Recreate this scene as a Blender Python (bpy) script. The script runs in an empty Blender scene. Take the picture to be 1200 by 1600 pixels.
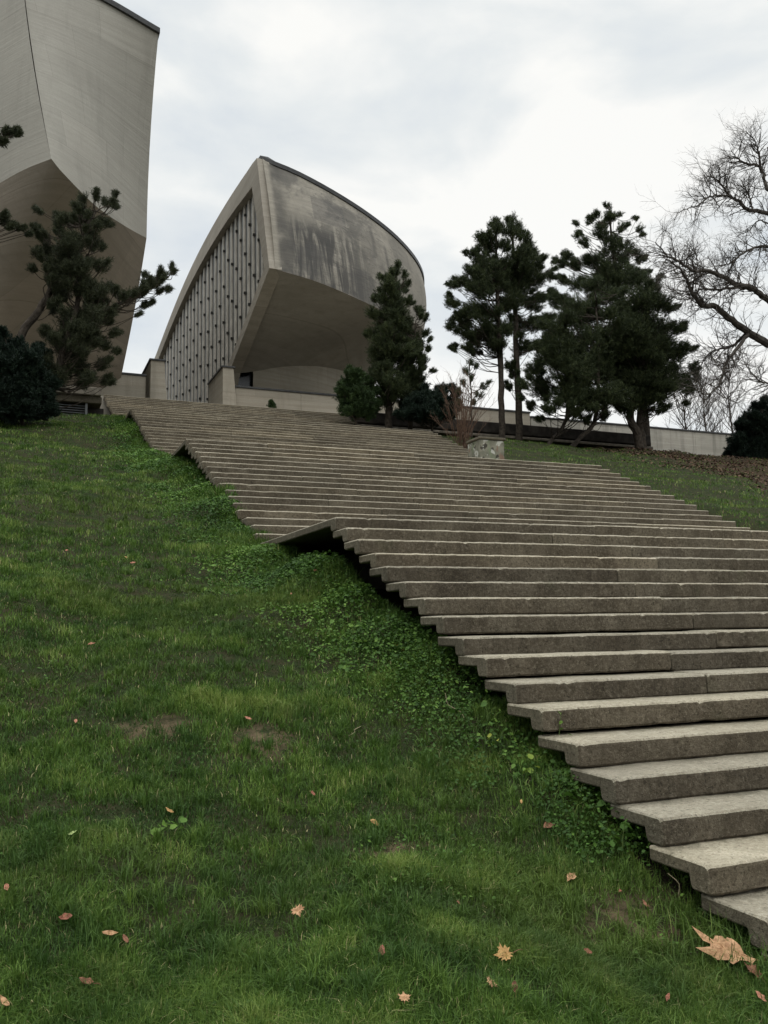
import bpy, math, random
import numpy as np
from mathutils import Vector, Matrix

scene = bpy.context.scene
C = scene.collection
R = math.radians

# ------------------------------------------------------------------ camera
CAM = np.array([-3.0422, -8.5734, -1.1241])
CR = np.array([0.92338922, -0.38354776, -0.01560309])
CU = np.array([-0.03422233, -0.12273944, 0.99184871])
CF = np.array([0.38233646, 0.91532844, 0.12646218])
FPX = 1399.5
cd = bpy.data.cameras.new('camera')
cam = bpy.data.objects.new('camera', cd)
C.objects.link(cam)
cam.matrix_world = Matrix(((CR[0], CU[0], -CF[0], CAM[0]), (CR[1], CU[1], -CF[1], CAM[1]),
                           (CR[2], CU[2], -CF[2], CAM[2]), (0, 0, 0, 1)))
cd.sensor_fit = 'VERTICAL'
cd.sensor_height = 36
cd.lens = FPX / 1600 * 36
cd.clip_end = 2000
cd.clip_start = 0.05
scene.camera = cam

# ------------------------------------------------------------------ sky, sun, exposure
SUN_EL, SUN_AZ = 48, 200            # azimuth clockwise from +Y
w = bpy.data.worlds.new('World')
scene.world = w
w.use_nodes = True
nt = w.node_tree
nt.nodes.clear()
def N(t, typ, **kw):
    n = t.nodes.new(typ)
    for k, v in kw.items():
        setattr(n, k, v)
    return n
sky = N(nt, 'ShaderNodeTexSky', sky_type='NISHITA', sun_disc=False)
sky.sun_elevation = R(SUN_EL)
sky.sun_rotation = R(SUN_AZ)
tc = N(nt, 'ShaderNodeTexCoord')
mp = N(nt, 'ShaderNodeMapping')
mp.inputs['Scale'].default_value = (1.0, 1.0, 2.2)
n1 = N(nt, 'ShaderNodeTexNoise')
n1.inputs['Scale'].default_value = 3.4
n1.inputs['Detail'].default_value = 7
n1.inputs['Roughness'].default_value = .5
n1.inputs['Distortion'].default_value = .25
nt.links.new(tc.outputs['Generated'], mp.inputs['Vector'])
nt.links.new(mp.outputs['Vector'], n1.inputs['Vector'])
cr = N(nt, 'ShaderNodeValToRGB')
cr.color_ramp.elements[0].position = .38
cr.color_ramp.elements[0].color = (5.9, 6.35, 6.75, 1)
cr.color_ramp.elements[1].position = .60
cr.color_ramp.elements[1].color = (8.5, 8.45, 8.15, 1)
e = cr.color_ramp.elements.new(.5)
e.color = (7.1, 7.35, 7.35, 1)
nt.links.new(n1.outputs['Fac'], cr.inputs['Fac'])
mx = N(nt, 'ShaderNodeMix', data_type='RGBA')
mx.inputs[0].default_value = .93
nt.links.new(sky.outputs['Color'], mx.inputs[6])
nt.links.new(cr.outputs['Color'], mx.inputs[7])
bg = N(nt, 'ShaderNodeBackground')
bg.inputs['Strength'].default_value = .1
# an overcast sky is brighter overhead than near the horizon
sx = N(nt, 'ShaderNodeSeparateXYZ'); nt.links.new(tc.outputs['Generated'], sx.inputs[0])
mr = N(nt, 'ShaderNodeMapRange'); nt.links.new(sx.outputs['Z'], mr.inputs['Value'])
mr.inputs['From Min'].default_value = .66; mr.inputs['From Max'].default_value = 1.
mr.inputs['To Min'].default_value = 1.; mr.inputs['To Max'].default_value = 3.4
ml = N(nt, 'ShaderNodeMix', data_type='RGBA', blend_type='MULTIPLY')
ml.inputs[0].default_value = 1.
nt.links.new(mx.outputs[2], ml.inputs[6]); nt.links.new(mr.outputs[0], ml.inputs[7])
nt.links.new(ml.outputs[2], bg.inputs['Color'])
wo = N(nt, 'ShaderNodeOutputWorld')
nt.links.new(bg.outputs[0], wo.inputs['Surface'])

sd = bpy.data.lights.new('sun', 'SUN')
sd.energy = .5
sd.angle = R(25)
sd.color = (1, .96, .9)
so = bpy.data.objects.new('sun', sd)
C.objects.link(so)
so.location = (0, 0, 60)
_d = Vector((math.sin(R(SUN_AZ)) * math.cos(R(SUN_EL)), math.cos(R(SUN_AZ)) * math.cos(R(SUN_EL)), math.sin(R(SUN_EL))))
so.rotation_euler = _d.to_track_quat('Z', 'Y').to_euler()
scene.view_settings.view_transform = 'Standard'
scene.view_settings.look = 'None'
scene.view_settings.gamma = 1
scene.view_settings.exposure = 0.28
scene.render.resolution_x = 768
scene.render.resolution_y = 1024

# ------------------------------------------------------------------ helpers
def ray(px, py):
    return CF + (px - 600) / FPX * CR - (py - 800) / FPX * CU
def at(px, py, X=None, Y=None, Z=None):
    d = ray(px, py)
    for i, v in enumerate((X, Y, Z)):
        if v is not None:
            return CAM + d * (v - CAM[i]) / d[i]
def tag(o, label=None, cat=None, group=None, kind=None):
    if label: o['label'] = label
    if cat: o['category'] = cat
    if group: o['group'] = group
    if kind: o['kind'] = kind
    return o
def empty(name, loc, label, cat, group=None):
    o = bpy.data.objects.new(name, None)
    o.empty_display_size = .2
    C.objects.link(o)
    o.location = loc
    return tag(o, label, cat, group)
def link(name, me, parent=None, loc=None):
    """Vertices are in world coordinates; an object under a thing is shifted into its local space."""
    o = bpy.data.objects.new(name, me)
    C.objects.link(o)
    if parent is not None:
        o.parent = parent
        p, l = parent, Vector((0, 0, 0))
        while p is not None:
            l += p.location
            p = p.parent
        me.transform(Matrix.Translation(-l))
    elif loc is not None:
        me.transform(Matrix.Translation(-Vector(loc)))
        o.location = loc
    return o
class MB:
    def __init__(s):
        s.v = []; s.f = []; s.m = []; s.a = []; s.b = []
    def add(s, vs, fs, m=0):
        b = len(s.v)
        s.v += [tuple(float(c) for c in v) for v in vs]
        for i, f in enumerate(fs):
            s.f.append([b + k for k in f])
            s.m.append(m[i] if isinstance(m, (list, tuple)) else m)
    def box(s, x0, x1, y0, y1, z0, z1, m=0, bev=0.0):
        if bev <= 0:
            vs = [(x, y, z) for x in (x0, x1) for y in (y0, y1) for z in (z0, z1)]
            s.add(vs, [(0, 1, 3, 2), (4, 6, 7, 5), (0, 4, 5, 1), (2, 3, 7, 6), (0, 2, 6, 4), (1, 5, 7, 3)], m)
            return
        b = bev
        ring = lambda z, i: [(x0 + i + b, y0 + i, z), (x1 - i - b, y0 + i, z), (x1 - i, y0 + i + b, z), (x1 - i, y1 - i - b, z),
                             (x1 - i - b, y1 - i, z), (x0 + i + b, y1 - i, z), (x0 + i, y1 - i - b, z), (x0 + i, y0 + i + b, z)]
        vs = ring(z0, b) + ring(z0 + b, 0) + ring(z1 - b, 0) + ring(z1, b)
        fs = [tuple(range(7, -1, -1)), tuple(range(24, 32))]
        for r_ in range(3):
            for k in range(8):
                fs.append((r_ * 8 + k, r_ * 8 + (k + 1) % 8, r_ * 8 + 8 + (k + 1) % 8, r_ * 8 + 8 + k))
        s.add(vs, fs, m)
    def tube(s, pts, rads, n=8, m=0, cap=True):
        pts = [np.array(p, float) for p in pts]
        rings = []
        up = np.array([.13, .31, .94])
        for i, p in enumerate(pts):
            d = pts[min(i + 1, len(pts) - 1)] - pts[max(i - 1, 0)]
            d /= (np.linalg.norm(d) + 1e-9)
            a = np.cross(d, up)
            if np.linalg.norm(a) < .05: a = np.cross(d, [1, 0, 0])
            a /= np.linalg.norm(a)
            b = np.cross(d, a)
            rings += [p + rads[i] * (math.cos(t) * a + math.sin(t) * b) for t in np.linspace(0, 2 * math.pi, n, endpoint=False)]
        fs = []
        for i in range(len(pts) - 1):
            for k in range(n):
                fs.append((i * n + k, i * n + (k + 1) % n, (i + 1) * n + (k + 1) % n, (i + 1) * n + k))
        if cap:
            fs.append(tuple(range(n - 1, -1, -1)))
            fs.append(tuple(range((len(pts) - 1) * n, len(pts) * n)))
        s.add(rings, fs, m)
    def build(s, name, mats, parent=None, smooth=False, loc=None):
        me = bpy.data.meshes.new(name)
        me.from_pydata(s.v, [], s.f)
        for mt in (mats if isinstance(mats, (list, tuple)) else [mats]):
            me.materials.append(mt)
        me.polygons.foreach_set('material_index', s.m)
        if smooth: me.polygons.foreach_set('use_smooth', [True] * len(s.f))
        if s.a and len(s.a) == len(s.v):
            at_ = me.attributes.new('dirt', 'FLOAT', 'POINT')
            at_.data.foreach_set('value', s.a)
            at_ = me.attributes.new('tone', 'FLOAT', 'POINT')
            at_.data.foreach_set('value', s.b)
        me.update()
        return link(name, me, parent, loc)
def np_mesh(name, V, faces_list, mats, parent=None, smooth=False, attr=None, loc=None, attr2=None):
    """V (n,3); faces_list = list of (k,m) int arrays"""
    me = bpy.data.meshes.new(name)
    V = np.ascontiguousarray(V, dtype=np.float32)
    me.vertices.add(len(V))
    me.vertices.foreach_set('co', V.ravel())
    loops = np.concatenate([f.ravel() for f in faces_list]).astype(np.int32)
    sizes = np.concatenate([np.full(len(f), f.shape[1], np.int32) for f in faces_list])
    starts = np.concatenate([[0], np.cumsum(sizes)[:-1]]).astype(np.int32)
    me.loops.add(len(loops))
    me.loops.foreach_set('vertex_index', loops)
    me.polygons.add(len(sizes))
    me.polygons.foreach_set('loop_start', starts)
    me.polygons.foreach_set('loop_total', sizes)
    if smooth: me.polygons.foreach_set('use_smooth', np.ones(len(sizes), dtype=bool))
    for mt in mats: me.materials.append(mt)
    me.update(calc_edges=True)
    for nm, A in (('tint', attr), ('tone', attr2)):
        if A is not None:
            a = me.attributes.new(nm, 'FLOAT', 'POINT')
            a.data.foreach_set('value', np.ascontiguousarray(A, dtype=np.float32))
    return link(name, me, parent, loc)

# ------------------------------------------------------------------ materials
class Mat:
    def __init__(s, name, rough=.9, spec=.3):
        s.m = bpy.data.materials.new(name)
        s.m.use_nodes = True
        s.t = s.m.node_tree
        s.b = s.t.nodes['Principled BSDF']
        s.b.inputs['Roughness'].default_value = rough
        s.b.inputs['Specular IOR Level'].default_value = spec
        s.co = s.t.nodes.new('ShaderNodeNewGeometry').outputs['Position']
    def L(s, a, b): s.t.links.new(a, b)
    def noise(s, scale, detail=5, stretch=(1, 1, 1), rough=.55, dist=0., off=(0, 0, 0), rot=(0, 0, 0)):
        mp = s.t.nodes.new('ShaderNodeMapping')
        mp.inputs['Scale'].default_value = stretch
        mp.inputs['Location'].default_value = off
        mp.inputs['Rotation'].default_value = rot
        s.L(s.co, mp.inputs['Vector'])
        n = s.t.nodes.new('ShaderNodeTexNoise')
        n.inputs['Scale'].default_value = scale
        n.inputs['Detail'].default_value = detail
        n.inputs['Roughness'].default_value = rough
        n.inputs['Distortion'].default_value = dist
        s.L(mp.outputs[0], n.inputs['Vector'])
        return n.outputs['Fac']
    def vor(s, scale, stretch=(1, 1, 1)):
        mp = s.t.nodes.new('ShaderNodeMapping')
        mp.inputs['Scale'].default_value = stretch
        s.L(s.co, mp.inputs['Vector'])
        n = s.t.nodes.new('ShaderNodeTexVoronoi')
        n.inputs['Scale'].default_value = scale
        s.L(mp.outputs[0], n.inputs['Vector'])
        return n.outputs['Distance']
    def step(s, v, lo, hi, a=0., b=1.):
        n = s.t.nodes.new('ShaderNodeMapRange')
        n.interpolation_type = 'SMOOTHSTEP'
        for k, x in zip(('From Min', 'From Max', 'To Min', 'To Max'), (lo, hi, a, b)):
            n.inputs[k].default_value = x
        s.L(v, n.inputs['Value'])
        return n.outputs[0]
    def math(s, op, a, b=None):
        n = s.t.nodes.new('ShaderNodeMath')
        n.operation = op
        for i, x in enumerate((a, b)):
            if x is None: continue
            if isinstance(x, (int, float)): n.inputs[i].default_value = x
            else: s.L(x, n.inputs[i])
        return n.outputs[0]
    def xyz(s):
        n = s.t.nodes.new('ShaderNodeSeparateXYZ')
        s.L(s.co, n.inputs[0])
        return n.outputs
    def attr(s, name):
        n = s.t.nodes.new('ShaderNodeAttribute')
        n.attribute_name = name
        return n.outputs['Fac']
    def mix(s, fac, a, b, mode='MIX'):
        n = s.t.nodes.new('ShaderNodeMix')
        n.data_type = 'RGBA'
        n.blend_type = mode
        for i, x in ((0, fac), (6, a), (7, b)):
            if isinstance(x, (int, float)): n.inputs[i].default_value = x
            elif isinstance(x, tuple): n.inputs[i].default_value = x + (1,)
            else: s.L(x, n.inputs[i])
        return n.outputs[2]
    def ramp(s, v, stops):
        n = s.t.nodes.new('ShaderNodeValToRGB')
        els = n.color_ramp.elements
        els[0].position, els[0].color = stops[0][0], stops[0][1] + (1,)
        els[1].position, els[1].color = stops[-1][0], stops[-1][1] + (1,)
        for p, c in stops[1:-1]:
            e_ = els.new(p); e_.color = c + (1,)
        s.L(v, n.inputs[0])
        return n.outputs[0]
    def color(s, c):
        if isinstance(c, tuple): s.b.inputs['Base Color'].default_value = c + (1,)
        else: s.L(c, s.b.inputs['Base Color'])
    def bump(s, h, strength=.5, dist=.02):
        n = s.t.nodes.new('ShaderNodeBump')
        n.inputs['Strength'].default_value = strength
        n.inputs['Distance'].default_value = dist
        s.L(h, n.inputs['Height'])
        s.L(n.outputs[0], s.b.inputs['Normal'])

def step_concrete(name, base, dirt, light, dirt_amt, scale=1.):
    m = Mat(name, .95, .15)
    big = m.noise(1.3 * scale, 5)
    grit = m.noise(38 * scale, 5, rough=.75)
    mid = m.noise(7 * scale, 7, rough=.65)
    fine = m.noise(95 * scale, 3, rough=.7)
    streak = m.noise(3.2 * scale, 6, (1.6, 1.6, .25), .65)
    c = m.mix(m.step(mid, .3, .72), base, dirt)
    c = m.mix(m.math('MULTIPLY', m.step(streak, .42, .64), dirt_amt), c, tuple(x * .6 for x in dirt))
    c = m.mix(m.step(big, .42, .7, 0, .45), c, light)
    c = m.mix(m.step(m.noise(28 * scale, 4, rough=.7), .6, .74, 0, .55), c, tuple(x * .55 for x in dirt))
    c = m.mix(m.step(m.vor(60 * scale), .26, .12, 0, .7), c, light)
    c = m.mix(m.step(m.noise(45 * scale, 2, off=(3, 3, 3)), .60, .68, 0, .85), c, tuple(x * .35 for x in dirt))
    c = m.mix(m.step(fine, .3, .7, -.0, .6), c, tuple(x * .55 for x in base))
    c = m.mix(m.step(grit, .5, .68, 0, .55), c, light)
    c = m.mix(m.step(grit, .48, .33, 0, .6), c, tuple(x * .6 for x in dirt))
    c = m.mix(m.step(m.noise(2.1 * scale, 5, off=(9, 3, 1)), .62, .76, 0, .3), c, (.055, .062, .03))
    c = m.mix(m.math('MULTIPLY', m.attr('dirt'), m.step(m.noise(9, 6, rough=.7), .35, .62, .15, .8)), c, (.075, .068, .042))
    c = m.mix(m.step(m.noise(.8, 6, (1, 1.5, 1), .7, off=(4, 4, 0)), .50, .68, 0, .5), c, tuple(x * .75 for x in dirt))
    c = m.mix(1., c, m.ramp(m.attr('tone'), [(0., (.72, .72, .72)), (.5, (.95, .95, .94)), (1., (1.2, 1.18, 1.13))]), 'MULTIPLY')
    m.color(c)
    h = m.math('ADD', m.math('MULTIPLY', fine, .5), m.math('MULTIPLY', m.noise(30, 5, rough=.75), .9))
    m.bump(h, 1., .02)
    return m.m
M = {}
M['tread'] = step_concrete('pale_tread_concrete', (.49, .44, .335), (.37, .33, .25), (.62, .57, .46), .12)  # palest step concrete, for tread tops and nosings
M['riser'] = step_concrete('dark_riser_concrete', (.160, .134, .097), (.092, .075, .053), (.255, .225, .168), .7)  # much darker, browner concrete for the riser faces
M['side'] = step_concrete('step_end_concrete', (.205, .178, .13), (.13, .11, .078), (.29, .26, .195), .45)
M['beam'] = step_concrete('shade_dark_beam_concrete', (.06, .052, .042), (.03, .026, .02), (.09, .08, .065), .6)  # beams coloured near black to stand in for shade under the steps

def board_concrete(name, base, dark, lite, stain=None, streaks=.4, panel=.75):
    m = Mat(name, .9, .2)
    brd = m.noise(1., 6, (.35, .35, 7.), .6)
    brd2 = m.noise(1., 4, (.12, .12, 3.2), .6, off=(3, 7, 2))
    big = m.noise(.16, 5, off=(5, 1, 0))
    mid = m.noise(1.3, 6, rough=.65)
    run = m.noise(1., 6, (1.5, 1.5, .12), .65, off=(1, 4, 2))
    c = m.mix(m.step(brd, .35, .68), base, lite)
    c = m.mix(m.step(brd2, .45, .7, 0, .45), c, dark)
    c = m.mix(m.step(big, .35, .7, 0, .5), c, dark)
    c = m.mix(m.step(mid, .5, .75, 0, .45), c, dark)
    c = m.mix(m.step(run, .5, .72, 0, streaks), c, tuple(x * .6 for x in dark))
    c = m.mix(m.step(m.noise(14, 4, rough=.7), .4, .75, 0, .35), c, dark)
    # tonal steps between one pour and the next
    bx, by, bz = m.xyz()
    cmb = m.t.nodes.new('ShaderNodeCombineXYZ')
    m.L(m.math('ADD', bx, m.math('MULTIPLY', by, .8)), cmb.inputs[0]); m.L(bz, cmb.inputs[1])
    bk = m.t.nodes.new('ShaderNodeTexBrick')
    m.L(cmb.outputs[0], bk.inputs['Vector'])
    for k_, v_ in (('Scale', 1.), ('Mortar Size', .012), ('Mortar Smooth', .3), ('Brick Width', 3.1), ('Row Height', 1.55)): bk.inputs[k_].default_value = v_
    bk.inputs['Color1'].default_value = (.88, .88, .87, 1); bk.inputs['Color2'].default_value = (1.06, 1.05, 1.04, 1); bk.inputs['Mortar'].default_value = (.74, .73, .71, 1)
    c = m.mix(panel, c, bk.outputs[0], 'MULTIPLY')
    if stain: c = stain(m, c)
    m.color(c)
    m.bump(m.math('ADD', m.math('MULTIPLY', m.noise(1., 5, (.3, .3, 9.), .6), 1.), m.math('MULTIPLY', m.noise(9, 5), .4)), .3, .05)
    return m.m
def prow_stain(m, c):
    x, y, z = m.xyz()
    # black water marks that run down the front of the upper band and ragged patches beside the prow
    u = m.math('SUBTRACT', x, 8.5)
    zz = m.math('SUBTRACT', z, 16.5)
    runs = m.noise(1., 5, (2.6, .6, .22), .6, dist=.6, off=(2, 0, 0))
    win = m.math('MULTIPLY', m.step(u, .2, 1.4), m.step(u, 8.5, 3.2))
    win = m.math('MULTIPLY', win, m.math('MULTIPLY', m.step(zz, 4.1, 2.5), m.step(zz, -1.6, -.2)))
    c = m.mix(m.math('MULTIPLY', win, m.step(runs, .36, .56, .12, .85)), c, (.035, .035, .036))
    patch = m.noise(.55, 6, (1, .6, 1.2), .62, dist=.4, off=(7, 2, 1))
    win2 = m.math('MULTIPLY', m.step(u, .1, .9), m.step(u, 12., 5.))
    c = m.mix(m.math('MULTIPLY', win2, m.step(patch, .42, .58, .05, .65)), c, (.075, .072, .068))
    c = m.mix(m.math('MULTIPLY', m.math('MULTIPLY', m.step(u, .15, .4), m.step(u, 1.3, .5)), m.step(m.noise(.9, 5), .3, .6, .15, .7)), c, (.06, .058, .055))
    # square repair patches
    sq = m.math('MULTIPLY', m.math('MULTIPLY', m.step(u, 2.5, 2.55), m.step(u, 4.65, 4.6)), m.math('MULTIPLY', m.step(zz, 3.6, 3.66), m.step(zz, 5.3, 5.24)))
    c = m.mix(m.math('MULTIPLY', sq, .42), c, (.10, .095, .09))
    for ux, z0, z1 in ((6.6, 2.6, 5.1), (7.6, 1.9, 4.2), (8.6, 1.6, 3.2)):
        st = m.math('MULTIPLY', m.math('MULTIPLY', m.step(u, ux - .22, ux), m.step(u, ux + .22, ux + .02)), m.math('MULTIPLY', m.step(zz, z0, z0 + .8), m.step(zz, z1, z1 - .5)))
        c = m.mix(m.math('MULTIPLY', st, .55), c, (.09, .085, .078))
    # fine dark ridges where the boards overlapped
    rg = m.noise(1., 4, (.55, .55, 3.2), .55, dist=.5, off=(4, 4, 4), rot=(0, .35, 0))
    c = m.mix(m.math('MULTIPLY', m.step(u, 1.5, 3.), m.step(m.math('ABSOLUTE', m.math('SUBTRACT', rg, .5)), .012, .003, 0, .6)), c, (.07, .066, .06))
    return c
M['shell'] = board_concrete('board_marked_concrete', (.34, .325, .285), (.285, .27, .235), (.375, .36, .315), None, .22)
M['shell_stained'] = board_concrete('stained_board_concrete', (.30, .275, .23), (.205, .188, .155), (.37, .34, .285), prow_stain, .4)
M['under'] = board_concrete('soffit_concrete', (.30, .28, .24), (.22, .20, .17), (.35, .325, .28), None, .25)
M['under_brown'] = board_concrete('shaded_soffit_concrete', (.235, .205, .165), (.18, .155, .122), (.275, .24, .195), None, .2)  # brown tone holds the overhang's shade and bounced light in its colour
M['parapet'] = board_concrete('parapet_concrete', (.36, .325, .265), (.27, .24, .19), (.42, .385, .32), None, .35)
M['wall_right'] = board_concrete('streaked_wall_concrete', (.38, .36, .31), (.25, .235, .2), (.45, .43, .375), None, .75)
M['frame'] = board_concrete('frame_concrete', (.33, .30, .25), (.25, .225, .185), (.39, .355, .30), None, .2)

def simple(name, c, rough=.8, spec=.3, var=.25, sc=4.):
    m = Mat(name, rough, spec)
    m.color(m.mix(m.step(m.noise(sc, 5), .3, .7), tuple(x * (1 - var) for x in c), tuple(min(1, x * (1 + var)) for x in c)))
    return m.m
M['trim'] = simple('dark_metal_trim', (.05, .05, .05), .5)
M['fin'] = simple('pale_concrete_fin', (.42, .40, .35), .85, .2, .16, 1.6)
M['bracket'] = simple('dark_bracket', (.035, .033, .03))
M['glazing'] = simple('shadow_dark_glazing', (.02, .02, .018), .35, .5, .25, .8)  # near-black glazing: recess shadow between the fins put into its colour
M['dark_glass'] = simple('dark_glass', (.015, .017, .02), .15, .5)
M['terrace_dark'] = simple('near_black_concrete', (.04, .035, .03), .9, .2, .4, 3.)  # near-black tone for the right coping and both recess walls
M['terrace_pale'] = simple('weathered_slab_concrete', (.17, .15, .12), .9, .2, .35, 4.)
M['grille'] = simple('grey_louvre_metal', (.12, .125, .125), .6)
M['paving'] = simple('plaza_paving', (.26, .24, .2), .9, .2, .2, 2.)
M['bark_pine'] = simple('pine_bark', (.06, .05, .04), .95, .1, .4, 9.)
M['bark_grey'] = simple('grey_bark', (.08, .07, .06), .95, .1, .35, 6.)
M['twig_brown'] = simple('reddish_brown_twig', (.11, .07, .05), .95, .1, .3, 8.)

def foliage(name, c0, c1, c2, transl=.15):
    m = Mat(name, .65, .25)
    c = m.ramp(m.attr('tint'), [(0., c0), (.5, c1), (1., c2)])
    c = m.mix(m.step(m.noise(.9, 4), .35, .7, 0, .35), c, c0)
    m.color(c)
    m.b.inputs['Subsurface Weight'].default_value = 0
    tr = m.t.nodes.new('ShaderNodeBsdfTranslucent')
    m.L(c, tr.inputs['Color'])
    ms = m.t.nodes.new('ShaderNodeMixShader')
    ms.inputs[0].default_value = transl
    out = m.t.nodes['Material Output']
    m.L(m.b.outputs[0], ms.inputs[1]); m.L(tr.outputs[0], ms.inputs[2]); m.L(ms.outputs[0], out.inputs['Surface'])
    return m.m
M['pine'] = foliage('dark_pine_needles', (.024, .034, .014), (.045, .062, .023), (.095, .115, .042))
M['pine_olive'] = foliage('olive_pine_needles', (.026, .032, .016), (.048, .058, .028), (.080, .090, .042))
M['yew'] = foliage('mid_green_needles', (.018, .034, .012), (.034, .062, .018), (.058, .095, .027))
M['bush'] = foliage('very_dark_evergreen', (.008, .016, .011), (.013, .026, .015), (.022, .038, .02))
M['weed'] = foliage('broad_green_leaves', (.028, .066, .012), (.075, .16, .022), (.19, .31, .055), .25)

gm = Mat('grass_blades', .6, .25)
_t = gm.ramp(gm.attr('tint'), [(0., (.030, .060, .011)), (.35, (.062, .126, .020)), (.7, (.135, .225, .038)), (.92, (.25, .32, .08)), (1., (.50, .44, .22))])
_t = gm.mix(gm.step(gm.noise(.55, 4), .42, .66, 0, .45), _t, (.115, .155, .034))
_t = gm.mix(gm.step(gm.noise(1.7, 4, off=(3, 1, 0)), .45, .65, 0, .5), _t, (.020, .060, .013))
gm.color(_t)
_tr = gm.t.nodes.new('ShaderNodeBsdfTranslucent'); gm.L(_t, _tr.inputs['Color'])
_ms = gm.t.nodes.new('ShaderNodeMixShader'); _ms.inputs[0].default_value = .25
gm.L(gm.b.outputs[0], _ms.inputs[1]); gm.L(_tr.outputs[0], _ms.inputs[2]); gm.L(_ms.outputs[0], gm.t.nodes['Material Output'].inputs['Surface'])
M['grass'] = gm.m

g = Mat('soil_and_turf', 1., .1)
_c = g.mix(g.step(g.noise(6, 6, rough=.65), .35, .65), (.020, .030, .010), (.040, .036, .018))
_x, _y, _z = g.xyz()
_bare_shade = g.math('MULTIPLY', g.step(_x, -.35, .15), g.step(_x, 9.9, 9.5))
_c = g.mix(_bare_shade, _c, (.022, .018, .012))  # bare soil under the stairs, coloured dark to deepen the shade
_rt = g.math('MULTIPLY', g.step(g.math('ADD', g.math('SUBTRACT', _x, g.math('MULTIPLY', _y, .3)), g.math('MULTIPLY', g.noise(.6, 3), 3.)), 14.6, 17.6), g.step(_y, 7, 11))
_c = g.mix(g.math('MULTIPLY', _rt, .9), _c, (.05, .035, .02))
_c = g.mix(g.math('MULTIPLY', g.attr('tint'), g.step(g.noise(9, 5, rough=.7), .38, .6)), _c, g.mix(g.step(g.noise(18, 5), .35, .65), (.21, .15, .09), (.11, .08, .05)))
g.color(_c)
g.bump(g.noise(25, 6, rough=.7), .8, .03)
M['ground'] = g.m
def leaf_mat(name, a, b):
    m = Mat(name, .7, .3)
    m.color(m.mix(m.step(m.noise(55, 5, rough=.7), .35, .68), a, b))
    m.bump(m.noise(120, 3), .4, .004)
    return m.m
M['leaf_tan'] = leaf_mat('dry_tan_leaf', (.50, .30, .16), (.30, .16, .08))
M['leaf_yellow'] = leaf_mat('yellow_leaf', (.46, .29, .11), (.33, .18, .07))
M['leaf_brown'] = leaf_mat('dark_brown_leaf', (.15, .07, .04), (.24, .11, .06))
M['leaf_red'] = leaf_mat('reddish_leaf', (.28, .11, .065), (.20, .08, .05))
M['leaf_pink'] = leaf_mat('pinkish_leaf', (.42, .19, .12), (.30, .13, .08))
M['leaf_green'] = leaf_mat('pale_green_leaf', (.40, .48, .20), (.28, .36, .12))

# ------------------------------------------------------------------ terrain
RNG = np.random.RandomState(7)
_dirs = [(RNG.uniform(-1, 1) * f_, RNG.uniform(-1, 1) * f_, RNG.uniform(0, 6.28), a_) for f_, a_ in
         [(1.1, .05), (1.3, .04), (2.5, .022), (3., .02), (5.5, .011), (7., .009), (11, .006), (13, .005)] for _ in range(2)]
def smooth(t): 
    t = np.clip(t, 0, 1); return t * t * (3 - 2 * t)
_gy = np.array([-400, -60, -14, -9, -6.2, -5.0, 0, 3.1, 22, 26, 36, 45, 600.])
_gl = np.array([-14, -6, -3.2, -2.85, -2.78, -2.54, -.97, .0, 5.93, 6.4, 6.9, 7., 7.])
_gr = np.array([-14, -6, -3.2, -2.85, -2.70, -2.40, -.80, .28, 6.10, 7.02, 9.3, 9.6, 9.6])
def ground(x, y):
    x = np.asarray(x, float); y = np.asarray(y, float)
    zl = np.interp(y, _gy, _gl); zr = np.interp(y, _gy, _gr)
    s = smooth((x - 9.4) / 1.0)
    z = zl * (1 - s) + zr * s
    # right half behind the terrace: stays low under the plaza until x = 25
    z = np.where((y > 25.5), np.where(x < 24.6, np.minimum(z, 7.3), z), z)
    n = sum(a_ * np.sin(x * kx + y * ky + ph) for kx, ky, ph, a_ in _dirs)
    under = smooth((x - .15) / .5) * smooth((10. - x) / .4) * (y < 26.3)
    z = z + n * (1 - under) * .8 - under * .22
    z = z + .10 * np.exp(-((y - 2.2) / 1.4) ** 2) * np.exp(-((x + .2) / .8) ** 2)
    gap = np.interp(y, [-5.6, -4.2, -.6, .5, 2.5, 3.4, 5., 8.4, 10., 11.9, 14., 17., 18.6, 20.6, 22, 24], [0, .2, .38, .34, 0, 0, .16, .3, .1, 0, .14, .3, .1, 0, .1, 0])
    z = z + gap * np.exp(-((x - .12) / .42) ** 2) * (.75 + .25 * np.sin(y * 5.1) * np.sin(y * 2.3 + 1))
    return z
def hit(px, py):
    d = ray(px, py)
    t = np.arange(1.5, 90, .01)
    q = CAM[None] + d[None] * t[:, None]
    i = np.argmax(q[:, 2] < ground(q[:, 0], q[:, 1]))
    return q[i]
xs = np.unique(np.concatenate([np.linspace(-600, -30, 12), np.linspace(-30, -9, 22), np.linspace(-9, 12, 190), np.linspace(12, 50, 60), np.linspace(50, 600, 12)]))
ys = np.unique(np.concatenate([np.linspace(-500, -20, 10), np.linspace(-20, -8, 12), np.linspace(-8, 8, 170), np.linspace(8, 27, 90), np.linspace(27, 60, 34), np.linspace(60, 700, 14)]))
XX, YY = np.meshgrid(xs, ys)
V = np.stack([XX.ravel(), YY.ravel(), ground(XX, YY).ravel()], 1)
BARE = [(hit(240, 1138), .30, .15), (hit(410, 1158), .26, .22), (hit(610, 1330), .16, .10), (hit(1000, 1450), .3, .2)]
bare_v = np.zeros(len(V))
for c_, ra, rb in BARE:
    bare_v = np.maximum(bare_v, np.exp(-(((V[:, 0] - c_[0]) / ra) ** 2 + ((V[:, 1] - c_[1]) / rb) ** 2) ** 1.2))
nx, ny = len(xs), len(ys)
ii, jj = np.meshgrid(np.arange(nx - 1), np.arange(ny - 1))
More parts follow.
